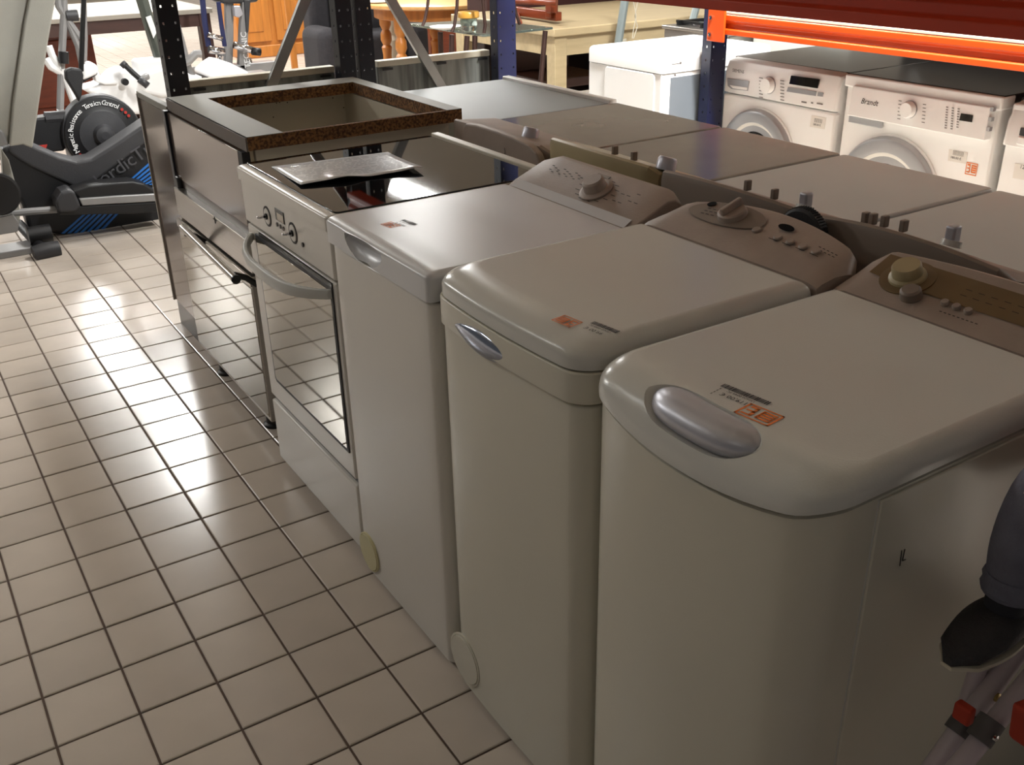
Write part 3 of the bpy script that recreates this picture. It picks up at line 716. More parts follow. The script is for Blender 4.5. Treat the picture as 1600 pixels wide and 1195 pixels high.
# T1 matt grey topped machine
TG = 'machines of the second row seen from behind'
T1 = thing('front_loading_washing_machine', 'machine with a matt grey top and white raised edge behind the chipboard worktop', 'washing machine', (1.5, 1.31, 0), TG)
b = MB(); b.box(1.385, 1.80, 1.005, 1.615, .015, .828); b.build('body', WHITE1, T1, bevel=.004)
b = MB(); rslab(b, 1.30, 1.81, 1.0, 1.62, .828, .846, .008, .004); b.build('top', GREYTOP, T1)
MB().box(1.787, 1.815, .995, 1.62, .83, .857).build('raised_edge', BRIGHTW, T1, bevel=.003)
def back_machine(name, label, ya, yb, rowx, top, topz, panel_m, hump, ridge, knobs, face=None):
    Tm = thing(name, label, 'washing machine', (1.5, (ya + yb) / 2, 0), TG)
    b = MB(); b.box(1.235, 1.795, ya + .003, yb - .003, .015, topz - .022); b.build('body', WHITE1, Tm, bevel=.004)
    b = MB(); rslab(b, 1.33, 1.805, ya + .001, yb - .001, topz - .022, topz, .012, .006, seg=4); b.build('lid', top, Tm)
    ymid = (ya + yb) / 2; hh = (yb - ya) / 2 - .002; secs = []
    for k in range(21):
        u = -1 + 2 * k / 20; d = 1 - u * u; e = .014 * max(0, (abs(u) - .9) / .1) ** 2
        yy = ymid + hh * u; zr = ridge + hump * d - e; xr = 1.212 - .014 * d + e
        secs.append([(xr + .004, yy, .70), (xr, yy, zr - .014), (xr + .003, yy, zr - .003), (xr + .010, yy, zr), (xr + .02, yy, zr - .003), (1.36, yy, topz + .006), (1.372, yy, topz - .004), (1.372, yy, .70)])
    MB().loft(secs).build('control_panel', panel_m, Tm)
    for (yy, kind) in knobs:
        u = (yy - ymid) / hh; d = 1 - u * u; zr = ridge + hump * d; xx = 1.245
        if kind == 'dial':
            b = MB(); b.lathe((xx + .01, yy, zr - .012), [(.022, 0), (.021, .022), (.018, .027), (.001, .027)], (.28, 0, .96), 20); b.build('dial', SILVER, Tm)
        elif kind == 'fin':
            b = MB(); b.lathe((xx, yy, zr - .010), [(.017, 0), (.016, .010), (.001, .010)], (.28, 0, .96), 18); dd = b.build('dial', CREAMLID, Tm)
            MB().box(xx - .008, xx + .012, yy - .009, yy + .009, zr - .004, zr + .024).build('dial_grip', SILVER, dd, bevel=.004)
        else:
            MB().box(xx - .004, xx + .010, yy - .005, yy + .005, zr - .012, zr + .008).build('button', CONSD, Tm, bevel=.002)
    return Tm
def ky(px, py): return at(px, py, x=1.245).y
T2 = back_machine('top_loading_washing_machine', 'machine with a scuffed metal top and rounded taupe rear panel, behind the white cooker', .515, .985, 0, METTOP, .850, CONS, .010, .872, [(ky(822, 190), 'dial')])
# rounded rear plate of T2
c0 = at(728, 212, x=1.195); c1 = at(853, 245, x=1.195)
b = MB(); ring = []
for cx, cz, a0 in ((c0.y - .025, .872 - .02, 0), (c1.y + .03, .868 - .02, 90)):
    pass
yl, yr = .875, .50
pts = [(yl, .79), (yl + .004, .84), (yl - .004, .868), (yl - .018, .880), (yl - .07, .885), (yl - .18, .885), (yr + .12, .882), (yr + .05, .876), (yr + .02, .862), (yr + .004, .842), (yr, .815), (yr, .79)]
b.prism([(1.188, y_, z_) for y_, z_ in pts], (.022, 0, 0)); b.build('rear_plate', CONS, T2, bevel=.005)
MB().box(1.184, 1.19, .845, .865, .800, .810).build('plate_clip', BLACK, T2)
b = MB(); b.tube([(1.187, .660, .850), (1.187, .657, .840), (1.187, .660, .832)], .0008, 6); b.build('scratch', MARKG, T2)
T3 = back_machine('top_loading_washing_machine', 'machine with yellowed rear panel and reflective top, behind the slim white top-loader', .105, .510, 0, METTOP, .850, CONSY, .004, .900, [(ky(959, 246), 'button'), (ky(989, 250), 'button'), (ky(1034, 258), 'dial')])
T4 = back_machine('top_loading_washing_machine', 'machine with dark taupe rear panel and glossy grey top, behind the domed control panel', -.300, .100, 0, SHINYTOP, .850, CONSD, .010, .900, [(ky(1166, 297), 'button'), (ky(1208, 309), 'button'), (ky(1257, 322), 'fin')])
T5 = back_machine('top_loading_washing_machine', 'machine with broad curved brown-grey rear panel, behind the nearest cream washing machine', -.705, -.305, 0, SHINYTOP, .848, CONSD, .020, .896, [(ky(1350, 346), 'button'), (ky(1362, 346), 'button'), (ky(1380, 350), 'button'), (ky(1410, 356), 'button'), (ky(1488, 365), 'fin')])
T6 = back_machine('top_loading_washing_machine', 'last machine of the second row, cut off by the right edge, with plain glossy top', -1.11, -.71, 0, SHINYTOP, .850, CONSD, .015, .895, [])
# ribbed black wheel between the rows
p = at(1255, 345, x=1.176)
b = MB(); secs = []
R_ = .050
prof = [(R_ * .9, 0), (R_, .004), (R_, .020), (R_ * .9, .024), (.012, .024)]
b.lathe((1.166, p.y - .002, .872), prof, (1, 0, 0), 72)
WL = b.build('ribbed_hose_reel', BLACKM); tag(WL, 'black ribbed plastic disc wedged behind the domed control panel', 'hose')
b = MB()
for k in range(60):
    a = math.pi * 2 * k / 60; c_, s_ = math.cos(a), math.sin(a); y_, z_ = p.y - .002, .872
    r1, r2 = R_ - .001, R_ + .0022; w_ = .0011
    b.add([(1.171, y_ + r1 * c_ - w_ * s_, z_ + r1 * s_ + w_ * c_), (1.171, y_ + r1 * c_ + w_ * s_, z_ + r1 * s_ - w_ * c_), (1.171, y_ + r2 * c_, z_ + r2 * s_), (1.185, y_ + r1 * c_ - w_ * s_, z_ + r1 * s_ + w_ * c_), (1.185, y_ + r1 * c_ + w_ * s_, z_ + r1 * s_ - w_ * c_), (1.185, y_ + r2 * c_, z_ + r2 * s_)], [(0, 1, 2), (3, 4, 5), (0, 2, 5, 3), (1, 2, 5, 4)], False)
b.build('ribs', BLACKM, WL, kind='stuff')

# ================================================================ FRONT LOADERS, THIRD ROW
FG = 'front-loading washing machines under the orange beam'
def xprism(pxpts, x, d, name, m, parent, bevel=0.0, **k):
    b = MB(); b.prism([at(px, py, x=x) for px, py in pxpts], (d, 0, 0)); return b.build(name, m, parent, bevel=bevel, **k)
def door(parent, x, cy, cz, R, seg=48):
    D = MB().lathe((x, cy, cz), [(R, -.004), (R, .014), (R * .96, .026), (R * .90, .030), (R * .74, .026), (R * .72, .018)], (-1, 0, 0), seg).build('door_ring', GREYRING, parent)
    MB().lathe((x, cy, cz), [(R * 1.035, 0), (R * 1.035, .006), (R * 1.0, .007)], (-1, 0, 0), seg).build('door_rim', BRIGHTW, D)
    MB().lathe((x, cy, cz), [(R * .74, .010), (R * .74, .024), (R * .70, .022), (R * .62, .010)], (-1, 0, 0), seg).build('inner_ring', CREAMLID, D)
    MB().lathe((x, cy, cz), [(R * .66, .006), (R * .64, .015), (R * .5, .020), (R * .25, .014), (.001, .008)], (-1, 0, 0), seg).build('door_glass', DKGLASS, D)
    return D
def xtext(s, size, cx, cz, x, m, parent, name):
    return textmesh(s, size, lambda u, v: Vector((x, cx - u, cz + v))).build(name, m, parent)
# Siemens-marked
FX = 2.74
A = thing('front_loading_washing_machine', 'white front-loading washing machine next to the navy post, with wide dark display', 'washing machine', (3.04, 1.19, 0), FG)
b = MB(); b.box(FX + .02, 3.32, .915, 1.475, .015, .838); b.build('body', BRIGHTW, A, bevel=.006)
b = MB(); b.box(FX, FX + .03, .912, 1.478, .02, .715); b.build('front_panel', BRIGHTW, A, bevel=.008)
secs = []
for y_, e in ((.912, .010), (.918, .003), (.93, 0), (1.46, 0), (1.472, .003), (1.478, .010)):
    secs.append([(FX + .03, y_, .722), (FX - .004 + e, y_, .722), (FX - .002 + e, y_, .80), (FX + .012 + e, y_, .842 - e), (FX + .05, y_, .852 - e), (FX + .05, y_, .722)])
MB().loft(secs).build('control_panel', BRIGHTW, A, bevel=.003)
MB().box(FX + .05, 3.32, .912, 1.478, .838, .852).build('top', DKTOP, A, bevel=.003)
xprism([(1136, 122), (1170, 127), (1168, 142), (1143, 139), (1137, 134)], FX - .006, .006, 'drawer_recess', GREYRING, A)
xprism([(1140, 133), (1167, 137), (1167, 141), (1145, 138)], FX - .008, .003, 'drawer_grip', BRIGHTW, A)
p = at(1203, 133, x=FX); MB().lathe((FX - .003, p.y, p.z), [(.030, 0), (.029, .018), (.026, .024), (.001, .025)], (-1, 0, 0), 32).build('dial', BRIGHTW, A)
MB().lathe((FX - .003, p.y, p.z), [(.032, 0), (.032, .004)], (-1, 0, 0), 32).build('dial_ring', GREYRING, A)
xprism([(1236, 118), (1280, 124), (1277, 138), (1233, 131)], FX - .006, .006, 'display', DKGLASS, A)
xprism([(1231, 136), (1275, 143), (1274, 150), (1229, 143)], FX - .006, .006, 'button_strip', GREYRING, A)
xprism([(1278, 144), (1286, 145), (1285, 151), (1277, 150)], FX - .006, .006, 'start_button', GREYRING, A)
p = at(1155, 111, x=FX); xtext('SIEMENS', .017, p.y, p.z, FX - .0052, MARK, A, 'maker_lettering')
b = MB()
for i in range(7):
    for px in (1186, 1219):
        q = at(px, 122 + i * 5.0 + (px - 1186) * .13, x=FX - .0052); b.add([(q.x, q.y, q.z), (q.x, q.y - .02, q.z), (q.x, q.y - .02, q.z + .003), (q.x, q.y, q.z + .003)], [(0, 1, 2, 3)], False)
for px, l in ((1252, .025), (1267, .010), (1276, .028)):
    q = at(px, 160 + (px - 1252) * .1, x=FX - .0052); b.add([(q.x, q.y, q.z), (q.x, q.y - l, q.z), (q.x, q.y - l, q.z + .005), (q.x, q.y, q.z + .005)], [(0, 1, 2, 3)], False)
b.build('programme_text', MARKG, A, kind='stuff')
p = at(1193, 171, x=FX); door(A, FX, p.y + .012, p.z - .190, .190)
xprism([(1268, 180), (1291, 184), (1288, 202), (1265, 198)], FX - .001, .001, 'price_sticker', PAPER, A)
q = at(1279, 188, x=FX); xtext('|||||||||', .016, q.y, q.z, FX - .0018, MARK, A, 'barcode'); q = at(1277, 195, x=FX); xtext('280,00 \u20ac', .010, q.y, q.z, FX - .0018, MARK, A, 'price_text')
# Brandt-marked
GX = 2.76
B_ = thing('front_loading_washing_machine', 'white front-loading washing machine with projecting control box and small dark display', 'washing machine', (3.06, .60, 0), FG)
b = MB(); b.box(GX, 3.34, .305, .893, .015, .838); b.build('body', BRIGHTW, B_, bevel=.008)
MB().box(GX + .004, 3.34, .303, .895, .828, .855).build('top', DKTOP, B_, bevel=.003)
MB().box(GX - .010, GX + .06, .300, .898, .812, .853).build('top_front_trim', BRIGHTW, B_, bevel=.006)
PX = GX - .035
c = [at(1331, 135, x=PX), at(1547, 168, x=PX), at(1535, 221, x=PX), at(1321, 179, x=PX)]
ya_, yb_ = (c[1].y + c[2].y) / 2, (c[0].y + c[3].y) / 2; zb_, zt_ = (c[2].z + c[3].z) / 2, (c[0].z + c[1].z) / 2
b = MB(); b.prism([(PX, ya_, zb_), (PX, yb_, zb_), (PX + .012, yb_, zt_), (PX + .012, ya_, zt_)], (.05, 0, 0)); b.build('control_panel', BRIGHTW, B_, bevel=.004)
def pb_(px, py):
    q = at(px, py, x=PX + .005); t = (q.z - zb_) / (zt_ - zb_); return Vector((PX + .012 * t - .0012, q.y, q.z))
p = pb_(1421, 171); MB().lathe(p, [(.027, 0), (.026, .016), (.023, .021), (.001, .021)], (-1, 0, 0), 28).build('dial', BRIGHTW, B_)
MB().lathe(p + Vector((.001, 0, 0)), [(.029, 0), (.029, .003)], (-1, 0, 0), 28).build('dial_ring', GREYRING, B_)
b = MB(); b.prism([pb_(1501, 177), pb_(1520, 180), pb_(1519, 191), pb_(1499, 188)], (-.0008, 0, 0)); b.build('display', DKGLASS, B_)
p = pb_(1359, 160); textmesh('Brandt', .026, lambda u, v: Vector((p.x - .0006 + v * .1, p.y - u - v * .2, p.z + v))).build('maker_lettering', MARK, B_)
b = MB()
for i in range(26):
    px, py = [(1477 + (i % 3) * 9, 168 + (i // 3) * 4)][0]
    q = pb_(px, py + (i % 3) * 1.4); b.add([q, q + Vector((0, -.008, 0)), q + Vector((0, -.008, .003)), q + Vector((0, 0, .003))], [(0, 1, 2, 3)], False)
for i in range(6):
    for px in (1403, 1441): q = pb_(px, 158 + i * 5.5 + (px - 1403) * .15); b.add([q, q + Vector((0, -.012, 0)), q + Vector((0, -.012, .0025)), q + Vector((0, 0, .0025))], [(0, 1, 2, 3)], False)
b.build('programme_text', MARKG, B_, kind='stuff')
MB().box(GX - .012, GX, .72, .86, zb_ - .028, zb_ - .004).build('drawer_grip', GREYRING, B_, bevel=.003)
for k in range(3): MB().box(PX + .006, PX + .02, ya_ - .010, ya_ + .001, zb_ + .03 + k * .03, zb_ + .042 + k * .03).build('side_tab', GREYRING, B_)
p = at(1398, 213, x=GX); door(B_, GX, p.y, p.z - .205, .205)
xprism([(1483, 233), (1512, 238), (1509, 256), (1481, 251)], GX - .001, .001, 'price_sticker', PAPER, B_)
q = at(1498, 239, x=GX); xtext('|||||||||', .017, q.y, q.z, GX - .0018, MARK, B_, 'barcode'); q = at(1494, 247, x=GX); xtext('180,00 \u20ac', .011, q.y, q.z, GX - .0018, MARK, B_, 'price_text')
q = at(1518, 264, x=GX); logo(B_, lambda u, v: Vector((GX - .0012, q.y - u, q.z + v * 1.4)), .020)
# third one at the frame edge
Cm = thing('front_loading_washing_machine', 'white front-loading washing machine at the right picture edge, only its left end showing', 'washing machine', (3.06, 0, 0), FG)
b = MB(); b.box(GX + .01, 3.34, -.32, .278, .015, .838); b.build('body', BRIGHTW, Cm, bevel=.008)
secs = [[(GX + .03, y_, .715), (GX - .012 + e, y_, .715), (GX - .006 + e, y_, .79), (GX + .02 + e, y_, .838 - e), (GX + .05, y_, .846 - e)] for y_, e in ((-.32, .01), (-.31, 0), (.268, 0), (.278, .01))]
MB().loft(secs).build('control_panel', BRIGHTW, Cm, bevel=.003)
MB().box(GX + .05, 3.34, -.32, .278, .836, .850).build('top', DKTOP, Cm, bevel=.003)
MB().box(GX - .014, GX - .005, .10, .225, .752, .775).build('drawer_recess', GYMDK, Cm, bevel=.002)
MB().box(GX - .020, GX - .005, .09, .225, .725, .750).build('drawer_grip', BRIGHTW, Cm, bevel=.004)
door(Cm, GX + .01, -.02, .43, .19)
xprism([(1586, 255), (1625, 262), (1622, 285), (1582, 278)], GX + .008, .002, 'price_sticker', PAPER, Cm)
q = at(1597, 262, x=GX); xtext('123', .016, q.y, q.z, GX + .0068, MARK, Cm, 'price_text')

# ================================================================ WHITE DRYER BOX
DX, DZ = 2.475, .862
D = thing('tumble_dryer', 'bright white tumble dryer with plain embossed rear, standing alone beyond the second row', 'tumble dryer', (2.78, 1.78, 0))
ya, yb = 1.552, 2.03
b = MB(); b.box(DX + .004, 3.05, ya + .004, yb - .004, .015, .80); b.build('body', BRIGHTW, D, bevel=.003)
b = MB(); b.box(DX + .05, 3.0, ya + .001, ya + .006, .05, .785); b.build('side_panel', mat('dark_grey_enamel', '6a7076', .4), D)  # grey metal side, darker than the white body
b = MB(); rslab(b, DX, 3.07, ya, yb, .803, .868, .012, .020, seg=5); b.build('lid', BRIGHTW, D)
b = MB(); p0 = at(945, 103, x=DX); p1 = at(1023, 116, x=DX)
b.prism([(DX - .001, p1.y, p1.z - .25), (DX - .001, p1.y, p1.z - .01), (DX - .001, p1.y + .012, p1.z), (DX - .001, p0.y - .012, p0.z), (DX - .001, p0.y, p0.z - .012), (DX - .001, p0.y, p0.z - .25)], (.006, 0, 0)); b.build('embossed_panel', BRIGHTW, D, bevel=.003)
for px, py in ((1064, 98), (1055, 117)):
    p = at(px, py, x=DX); MB().lathe((DX, p.y, p.z), [(.005, 0), (.005, .002), (.001, .003)], (-1, 0, 0), 10).build('screw', MARKG, D)
MB().box(DX + .05, DX + .10, ya - .001, ya + .001, .835, .838).build('side_slot', MARKG, D)

# ================================================================ EXERCISE MACHINES, LEFT
def yprism(pts, y, d, name, m, parent, bevel=0.0, **k):
    b = MB(); b.prism([at(px, py, y=y) for px, py in pts], (0, d, 0)); return b.build(name, m, parent, bevel=bevel, **k)
def ytube(pts, y, r, name, m, parent=None, n=10, **k):
    if not isinstance(y, (list, tuple)): y = [y] * len(pts)
    b = MB(); b.tube([at(p[0], p[1], y=yy) for p, yy in zip(pts, y)], r, n); return b.build(name, m, parent, **k)
E1 = thing('elliptical_trainer', 'black and charcoal elliptical trainer with blue slanted stripes, left of the kitchen units', 'exercise machine', (.7, 3.7, 0))
Y = 3.62
zo = lambda x, y: (x * .23009, 140 + y * .23009)
body = [(1, 232), (14, 229), (35, 221), (57, 232), (92, 247), (120, 254), (143, 250), (172, 232), (207, 209), (227, 196), (262, 172), (300, 170), (300, 335), (251, 352), (99, 367), (46, 361), (35, 322), (18, 290), (5, 255)]
yprism(body, Y, .13, 'housing', GYMBLK, E1, bevel=.018)
ridge = [(14, 227), (36, 219), (57, 230), (92, 245), (120, 252), (143, 248), (172, 230), (227, 193), (264, 168), (300, 168), (300, 200), (235, 218), (200, 246), (160, 276), (140, 292), (120, 294), (80, 276), (50, 262), (30, 250), (14, 238)]
yprism(ridge, Y - .012, .154, 'top_cover', GYMDK, E1, bevel=.014)
# stripes
for k in range(6):
    a = [zo(870 + 28 * k, 620 + 5 * k), zo(1010 + 12 * k, 500 + 25 * k), zo(1024 + 12 * k, 505 + 25 * k), zo(888 + 28 * k, 622 + 5 * k)]
    yprism(a, Y - .004, .006, 'stripe', GYMBLUE, E1)
for k in range(7):
    a = [zo(415 + 42 * k, 978 - 2 * k), zo(560 + 40 * k, 852 - 4 * k), zo(580 + 40 * k, 850 - 4 * k), zo(438 + 42 * k, 978 - 2 * k)]
    yprism(a, Y - .004, .006, 'stripe', GYMBLUE, E1)
pA = at(*zo(700, 622), y=Y - .016); pB = at(*zo(1075, 372), y=Y - .016); dv = (pB - pA); L_ = dv.length; du = dv.normalized(); dn = Vector((-du.z, 0, du.x))
mid = (pA + pB) / 2 + dn * .010
textmesh('NordicTrack', .098, lambda u, v: mid + du * u + dn * v * .95, spacing=.96).build('maker_lettering', GYMTUBE if False else mat('dim_grey_print', '4a4a4e', .5), E1)
yprism([zo(*p) for p in ((490, 690), (600, 652), (800, 630), (900, 624), (980, 640), (1075, 700), (1090, 730), (545, 745))], Y - .16, .12, 'pedal_tray', GYMBLK, E1, bevel=.01)
yprism([zo(*p) for p in ((536, 742), (800, 722), (1110, 705), (1110, 758), (800, 775), (560, 790))], Y - .175, .15, 'pedal_trim', GYMTUBE, E1, bevel=.006)
yprism([zo(*p) for p in ((400, 800), (560, 790), (800, 776), (1110, 760), (1115, 830), (900, 845), (560, 850), (400, 855))], Y - .17, .14, 'pedal_arm', GYMBLK, E1, bevel=.008)
yprism([zo(*p) for p in ((380, 760), (420, 700), (480, 680), (510, 700), (550, 790), (520, 830), (400, 835))], Y - .19, .14, 'pedal_joint', GYMDK, E1, bevel=.012)
ytube([zo(70, 838), zo(250, 824), zo(405, 812)], Y - .11, .017, 'pedal_tube', GYMTUBE, E1)
ytube([zo(350, 1037), zo(700, 985), zo(1130, 918)], Y - .02, .014, 'base_rail', STEEL, E1)
f0 = at(35, 352, y=Y - .02)
MB().tube([at(30, 350, y=Y + .05), at(75, 398, y=3.30)], .024, 12).build('front_stabiliser', GYMBLK, E1)
b = MB(); p = at(72, 392, y=3.32); b.tube([p + Vector((-.055, -.005, -.005)), p + Vector((.0, -.0, 0)), p + Vector((.058, .005, .0))], [.036, .040, .036], 16); b.build('rubber_foot', GYMDK, E1)
b = MB(); p = at(62, 366, y=3.45); b.tube([p + Vector((-.05, 0, 0)), p + Vector((.05, 0, 0))], .042, 18); b.build('transport_wheel', GYMBLK, E1)
# flywheel unit behind
fc = at(161, 209, y=3.95); R2 = (at(161, 148, y=3.95) - fc).length
W = thing('magnetic_exercise_bike', 'black exercise bike with a lettered round flywheel cover, behind the blue-striped trainer', 'exercise machine', (fc.x, 4.0, 0))
MB().lathe((fc.x, 3.95, fc.z), [(R2 * .55, -.004), (R2 * .98, 0), (R2, .01), (R2, .07), (R2 * .95, .08)], (0, 1, 0), 56).build('flywheel_cover', GYMDK, W)
MB().lathe((fc.x, 3.945, fc.z), [(R2 * .60, -.016), (R2 * .66, -.012), (R2 * .93, -.006), (R2 * .96, .0)], (0, 1, 0), 56).build('cover_band', GYMBLK, W)
MB().lathe((fc.x, 3.94, fc.z), [(.02, -.05), (R2 * .22, -.045), (R2 * .28, -.02), (R2 * .60, -.012), (R2 * .62, 0)], (0, 1, 0), 40).build('hub_cover', GYMDK, W)
s_ = 'Magnetic Resistance  Tension Control'; a0, a1 = math.radians(205), math.radians(52)
b = MB(); n_ = len(s_)
for i, ch in enumerate(s_):
    if ch == ' ': continue
    a = a0 + (a1 - a0) * (i + .5) / n_; rr = R2 * .81
    cxx, czz = fc.x + rr * math.cos(a), fc.z + rr * math.sin(a); ta = a - math.pi / 2
    t_ = textmesh(ch, .034, lambda u, v: Vector((cxx + u * math.cos(ta) - v * math.sin(ta), 3.924, czz + u * math.sin(ta) + v * math.cos(ta))))
    b.add(t_.v, t_.f, False)
b.build('cover_lettering', GYMWHITE, W)
b = MB()
for a in (46, 38, 30, 213, 222): b.lathe((fc.x + R2 * .81 * math.cos(math.radians(a)), 3.926, fc.z + R2 * .81 * math.sin(math.radians(a))), [(.0075, 0), (.0075, .003)], (0, -1, 0), 12)
b.build('red_dots', GYMRED, W)
yprism([(48, 186), (120, 176), (140, 160), (136, 186), (100, 236), (60, 240), (48, 232)], 3.98, .10, 'main_frame', GYMBLK, W, bevel=.01)
yprism([(56, 228), (74, 226), (72, 232), (60, 234)], 3.96, .01, 'red_label', GYMRED, W)
ytube([(70, 184), (105, 182), (122, 172), (130, 160)], 4.0, .03, 'frame_tube', GYMDK, W)
yprism([(102, 110), (112, 106), (128, 108), (131, 118), (128, 150), (124, 160), (119, 150), (103, 124)], 3.90, .05, 'lever_paddle', BLACKM, W, bevel=.01)
yprism([(131, -60), (137, -60), (131, 112), (124, 112)], 3.92, .03, 'lever_bar', BLACK, W, bevel=.003)
for yy in (3.90, 4.06): MB().box(fc.x - .35, fc.x + .35, yy, yy + .04, .0, .05).build('floor_bar', GYMBLK, W, bevel=.006)
MB().box(fc.x - .03, fc.x + .03, 3.98, 4.03, .03, fc.z).build('support_column', GYMBLK, W)

# grey column machine
G = thing('gym_tower', 'tall pale grey double column of a gym machine at the left edge of the picture', 'exercise machine', (-.05, 3.4, 0))
yprism([(14, -110), (58, -110), (45, 0), (38, 34), (27, 110), (20, 160), (13, 229), (0, 212), (-40, 190), (-10, 40)], 3.36, .12, 'column', GYMGREY, G, bevel=.008)
yprism([(60, -110), (104, -110), (87, 0), (75, 68), (63, 150), (55, 205), (51, 232), (36, 226), (15, 229), (21, 160), (28, 110), (39, 34), (46, 0)], 3.33, .12, 'column', GYMGREY, G, bevel=.008)
yprism([(-45, 180), (5, 205), (14, 226), (-10, 232), (-45, 220)], 3.34, .12, 'knuckle', GYMTUBE, G, bevel=.008)
yprism([(2, 232), (14, 250), (28, 300), (32, 332), (30, 352), (18, 348), (6, 300)], 3.50, .05, 'lower_link', GYMGREY, G, bevel=.005)
yprism([(-30, 345), (20, 335), (30, 348), (28, 362), (-30, 372)], 3.42, .10, 'base_plate', GYMTUBE, G, bevel=.004)
b = MB(); p = at(-3, 305, y=3.40); b.lathe(p, [(.085, 0), (.095, .01), (.095, .045), (.08, .055)], (0, 1, 0), 32); b.build('roller', GYMBLK, G)
p = at(-15, 368, y=3.46); MB().box(p.x - .25, p.x + .16, 3.40, 3.54, 0, .03).build('floor_foot', GYMTUBE, G, bevel=.004)

# grey tube gym frame behind
Yg = 4.6
H = thing('tubular_cross_trainer', 'pale grey tubular exercise frame with crossing tubes, behind the dark lever', 'exercise machine', (.4, 4.6, 0))
for pts, r, mm in (([(98, -40), (100, 20), (96, 100), (94, 170)], .020, GYMTUBE), ([(88, -20), (92, 10), (108, 35), (125, 60)], .020, GYMTUBE), ([(104, 30), (122, 72), (128, 100)], .018, GYMTUBE), ([(76, 72), (82, 88), (96, 108), (110, 140)], .020, GYMWHITE), ([(72, 92), (80, 104), (100, 116), (120, 170)], .022, GYMWHITE), ([(131, 0), (133, 60), (132, 95)], .014, GYMTUBE)):
    ytube(pts, Yg, r, 'frame_tube', mm, H)
b = MB(); p = at(112, 24, y=Yg); b.tube([p + Vector((-.03, 0, .0)), p + Vector((.03, 0, 0))], .032, 14); b.build('grip', GYMDK, H)
b = MB(); p = at(98, 90, y=Yg - .03); b.tube([p + Vector((0, 0, -.03)), p + Vector((.01, 0, .03))], .026, 12); b.build('clamp', GYMBLK, H)
b = MB(); p = at(101, 180, y=Yg); b.box(p.x - .3, p.x + .2, Yg - .03, Yg + .03, 0, .05); b.build('floor_bar', GYMTUBE, H, bevel=.005)
MB().tube([at(94, 170, y=Yg), Vector((at(94, 170, y=Yg).x, Yg, .03))], .02).build('frame_tube', GYMTUBE, H)

# white bike
Yw = 4.85
zw = lambda x, y: (100 + x * .15066, y * .15066)
Wb = thing('exercise_bike', 'white-bodied exercise bike with a black handlebar lying behind the taupe cupboard', 'exercise machine', (1.3, 5.0, 0))
yprism([zw(*p) for p in ((190, 930), (360, 885), (440, 835), (520, 755), (600, 725), (690, 722), (720, 790), (1010, 700), (1130, 760), (1130, 1010), (1000, 1005), (780, 960), (820, 1190), (640, 1180), (330, 1000))], Yw, .22, 'shell', GYMWHITE, Wb, bevel=.03)
yprism([zw(*p) for p in ((195, 700), (300, 650), (350, 680), (362, 735), (340, 775), (200, 835))], Yw - .08, .14, 'saddle', GYMWHITE, Wb, bevel=.02)
yprism([zw(*p) for p in ((200, 820), (350, 750), (345, 775), (200, 860))], Yw - .06, .12, 'saddle_base', GYMBLK, Wb, bevel=.01)
yprism([zw(*p) for p in ((300, 700), (360, 740), (390, 830), (470, 840), (560, 850), (560, 875), (430, 880), (330, 850))], Yw - .02, .08, 'neck', GYMWHITE, Wb, bevel=.015)
ytube([zw(605, 650), zw(720, 760), zw(870, 890)], [Yw - .10, Yw - .14, Yw - .18], .016, 'handlebar', BLACKM, Wb)
ytube([zw(600, 650), zw(640, 690)], [Yw - .10, Yw - .11], .021, 'handlebar_grip', GYMDK, Wb)
ytube([zw(780, 820), zw(870, 890)], [Yw - .16, Yw - .18], .021, 'handlebar_grip', GYMDK, Wb)
p = at(*zw(625, 845), y=Yw - .03); MB().lathe(p, [(.020, 0), (.020, .03), (.001, .032)], (0, -1, 0), 18).build('tension_knob', GYMBLK, Wb)
yprism([zw(*p) for p in ((800, 800), (880, 760), (900, 820), (830, 850))], Yw - .06, .05, 'console', GYMTUBE, Wb, bevel=.01)
MB().box(1.05, 1.75, 4.9, 4.98, 0, .06).build('floor_bar', GYMTUBE, Wb, bevel=.01)
p = at(*zw(640, 1080), y=Yw + .1); MB().box(1.25, 1.45, 4.88, 5.0, .05, .62).build('support_column', GYMWHITE, Wb, bevel=.02)

# dark green-grey inclined bar and light tube
Ys = 4.95
S1 = thing('gym_bench_frame', 'grey-green inclined tube frame with white label, left of the first rack post', 'exercise machine', (1.6, 5.0, 0))
ytube([(200, -60), (222, 0), (240, 60), (262, 130), (280, 180)], Ys, .036, 'inclined_tube', GREENTUBE, S1)
yprism([(228, 27), (236, 24), (245, 50), (240, 60)], Ys - .045, .01, 'white_label', GYMWHITE, S1)
ytube([(268, 18), (280, 60), (292, 105), (302, 128)], Ys + .05, .030, 'rear_tube', GYMTUBE, S1)
ytube([(283, 100), (295, 95), (306, 84), (314, 84)], Ys - .05, .024, 'padded_arm', GYMTUBE, S1)
yprism([(288, 110), (300, 118), (318, 120), (312, 128), (292, 130)], Ys - .04, .2, 'seat', GYMWHITE, S1, bevel=.015)
p = at(280, 180, y=Ys); MB().box(p.x - .04, p.x + .04, Ys - .03, Ys + .03, 0, p.z + .02).build('support_column', GYMTUBE, S1)
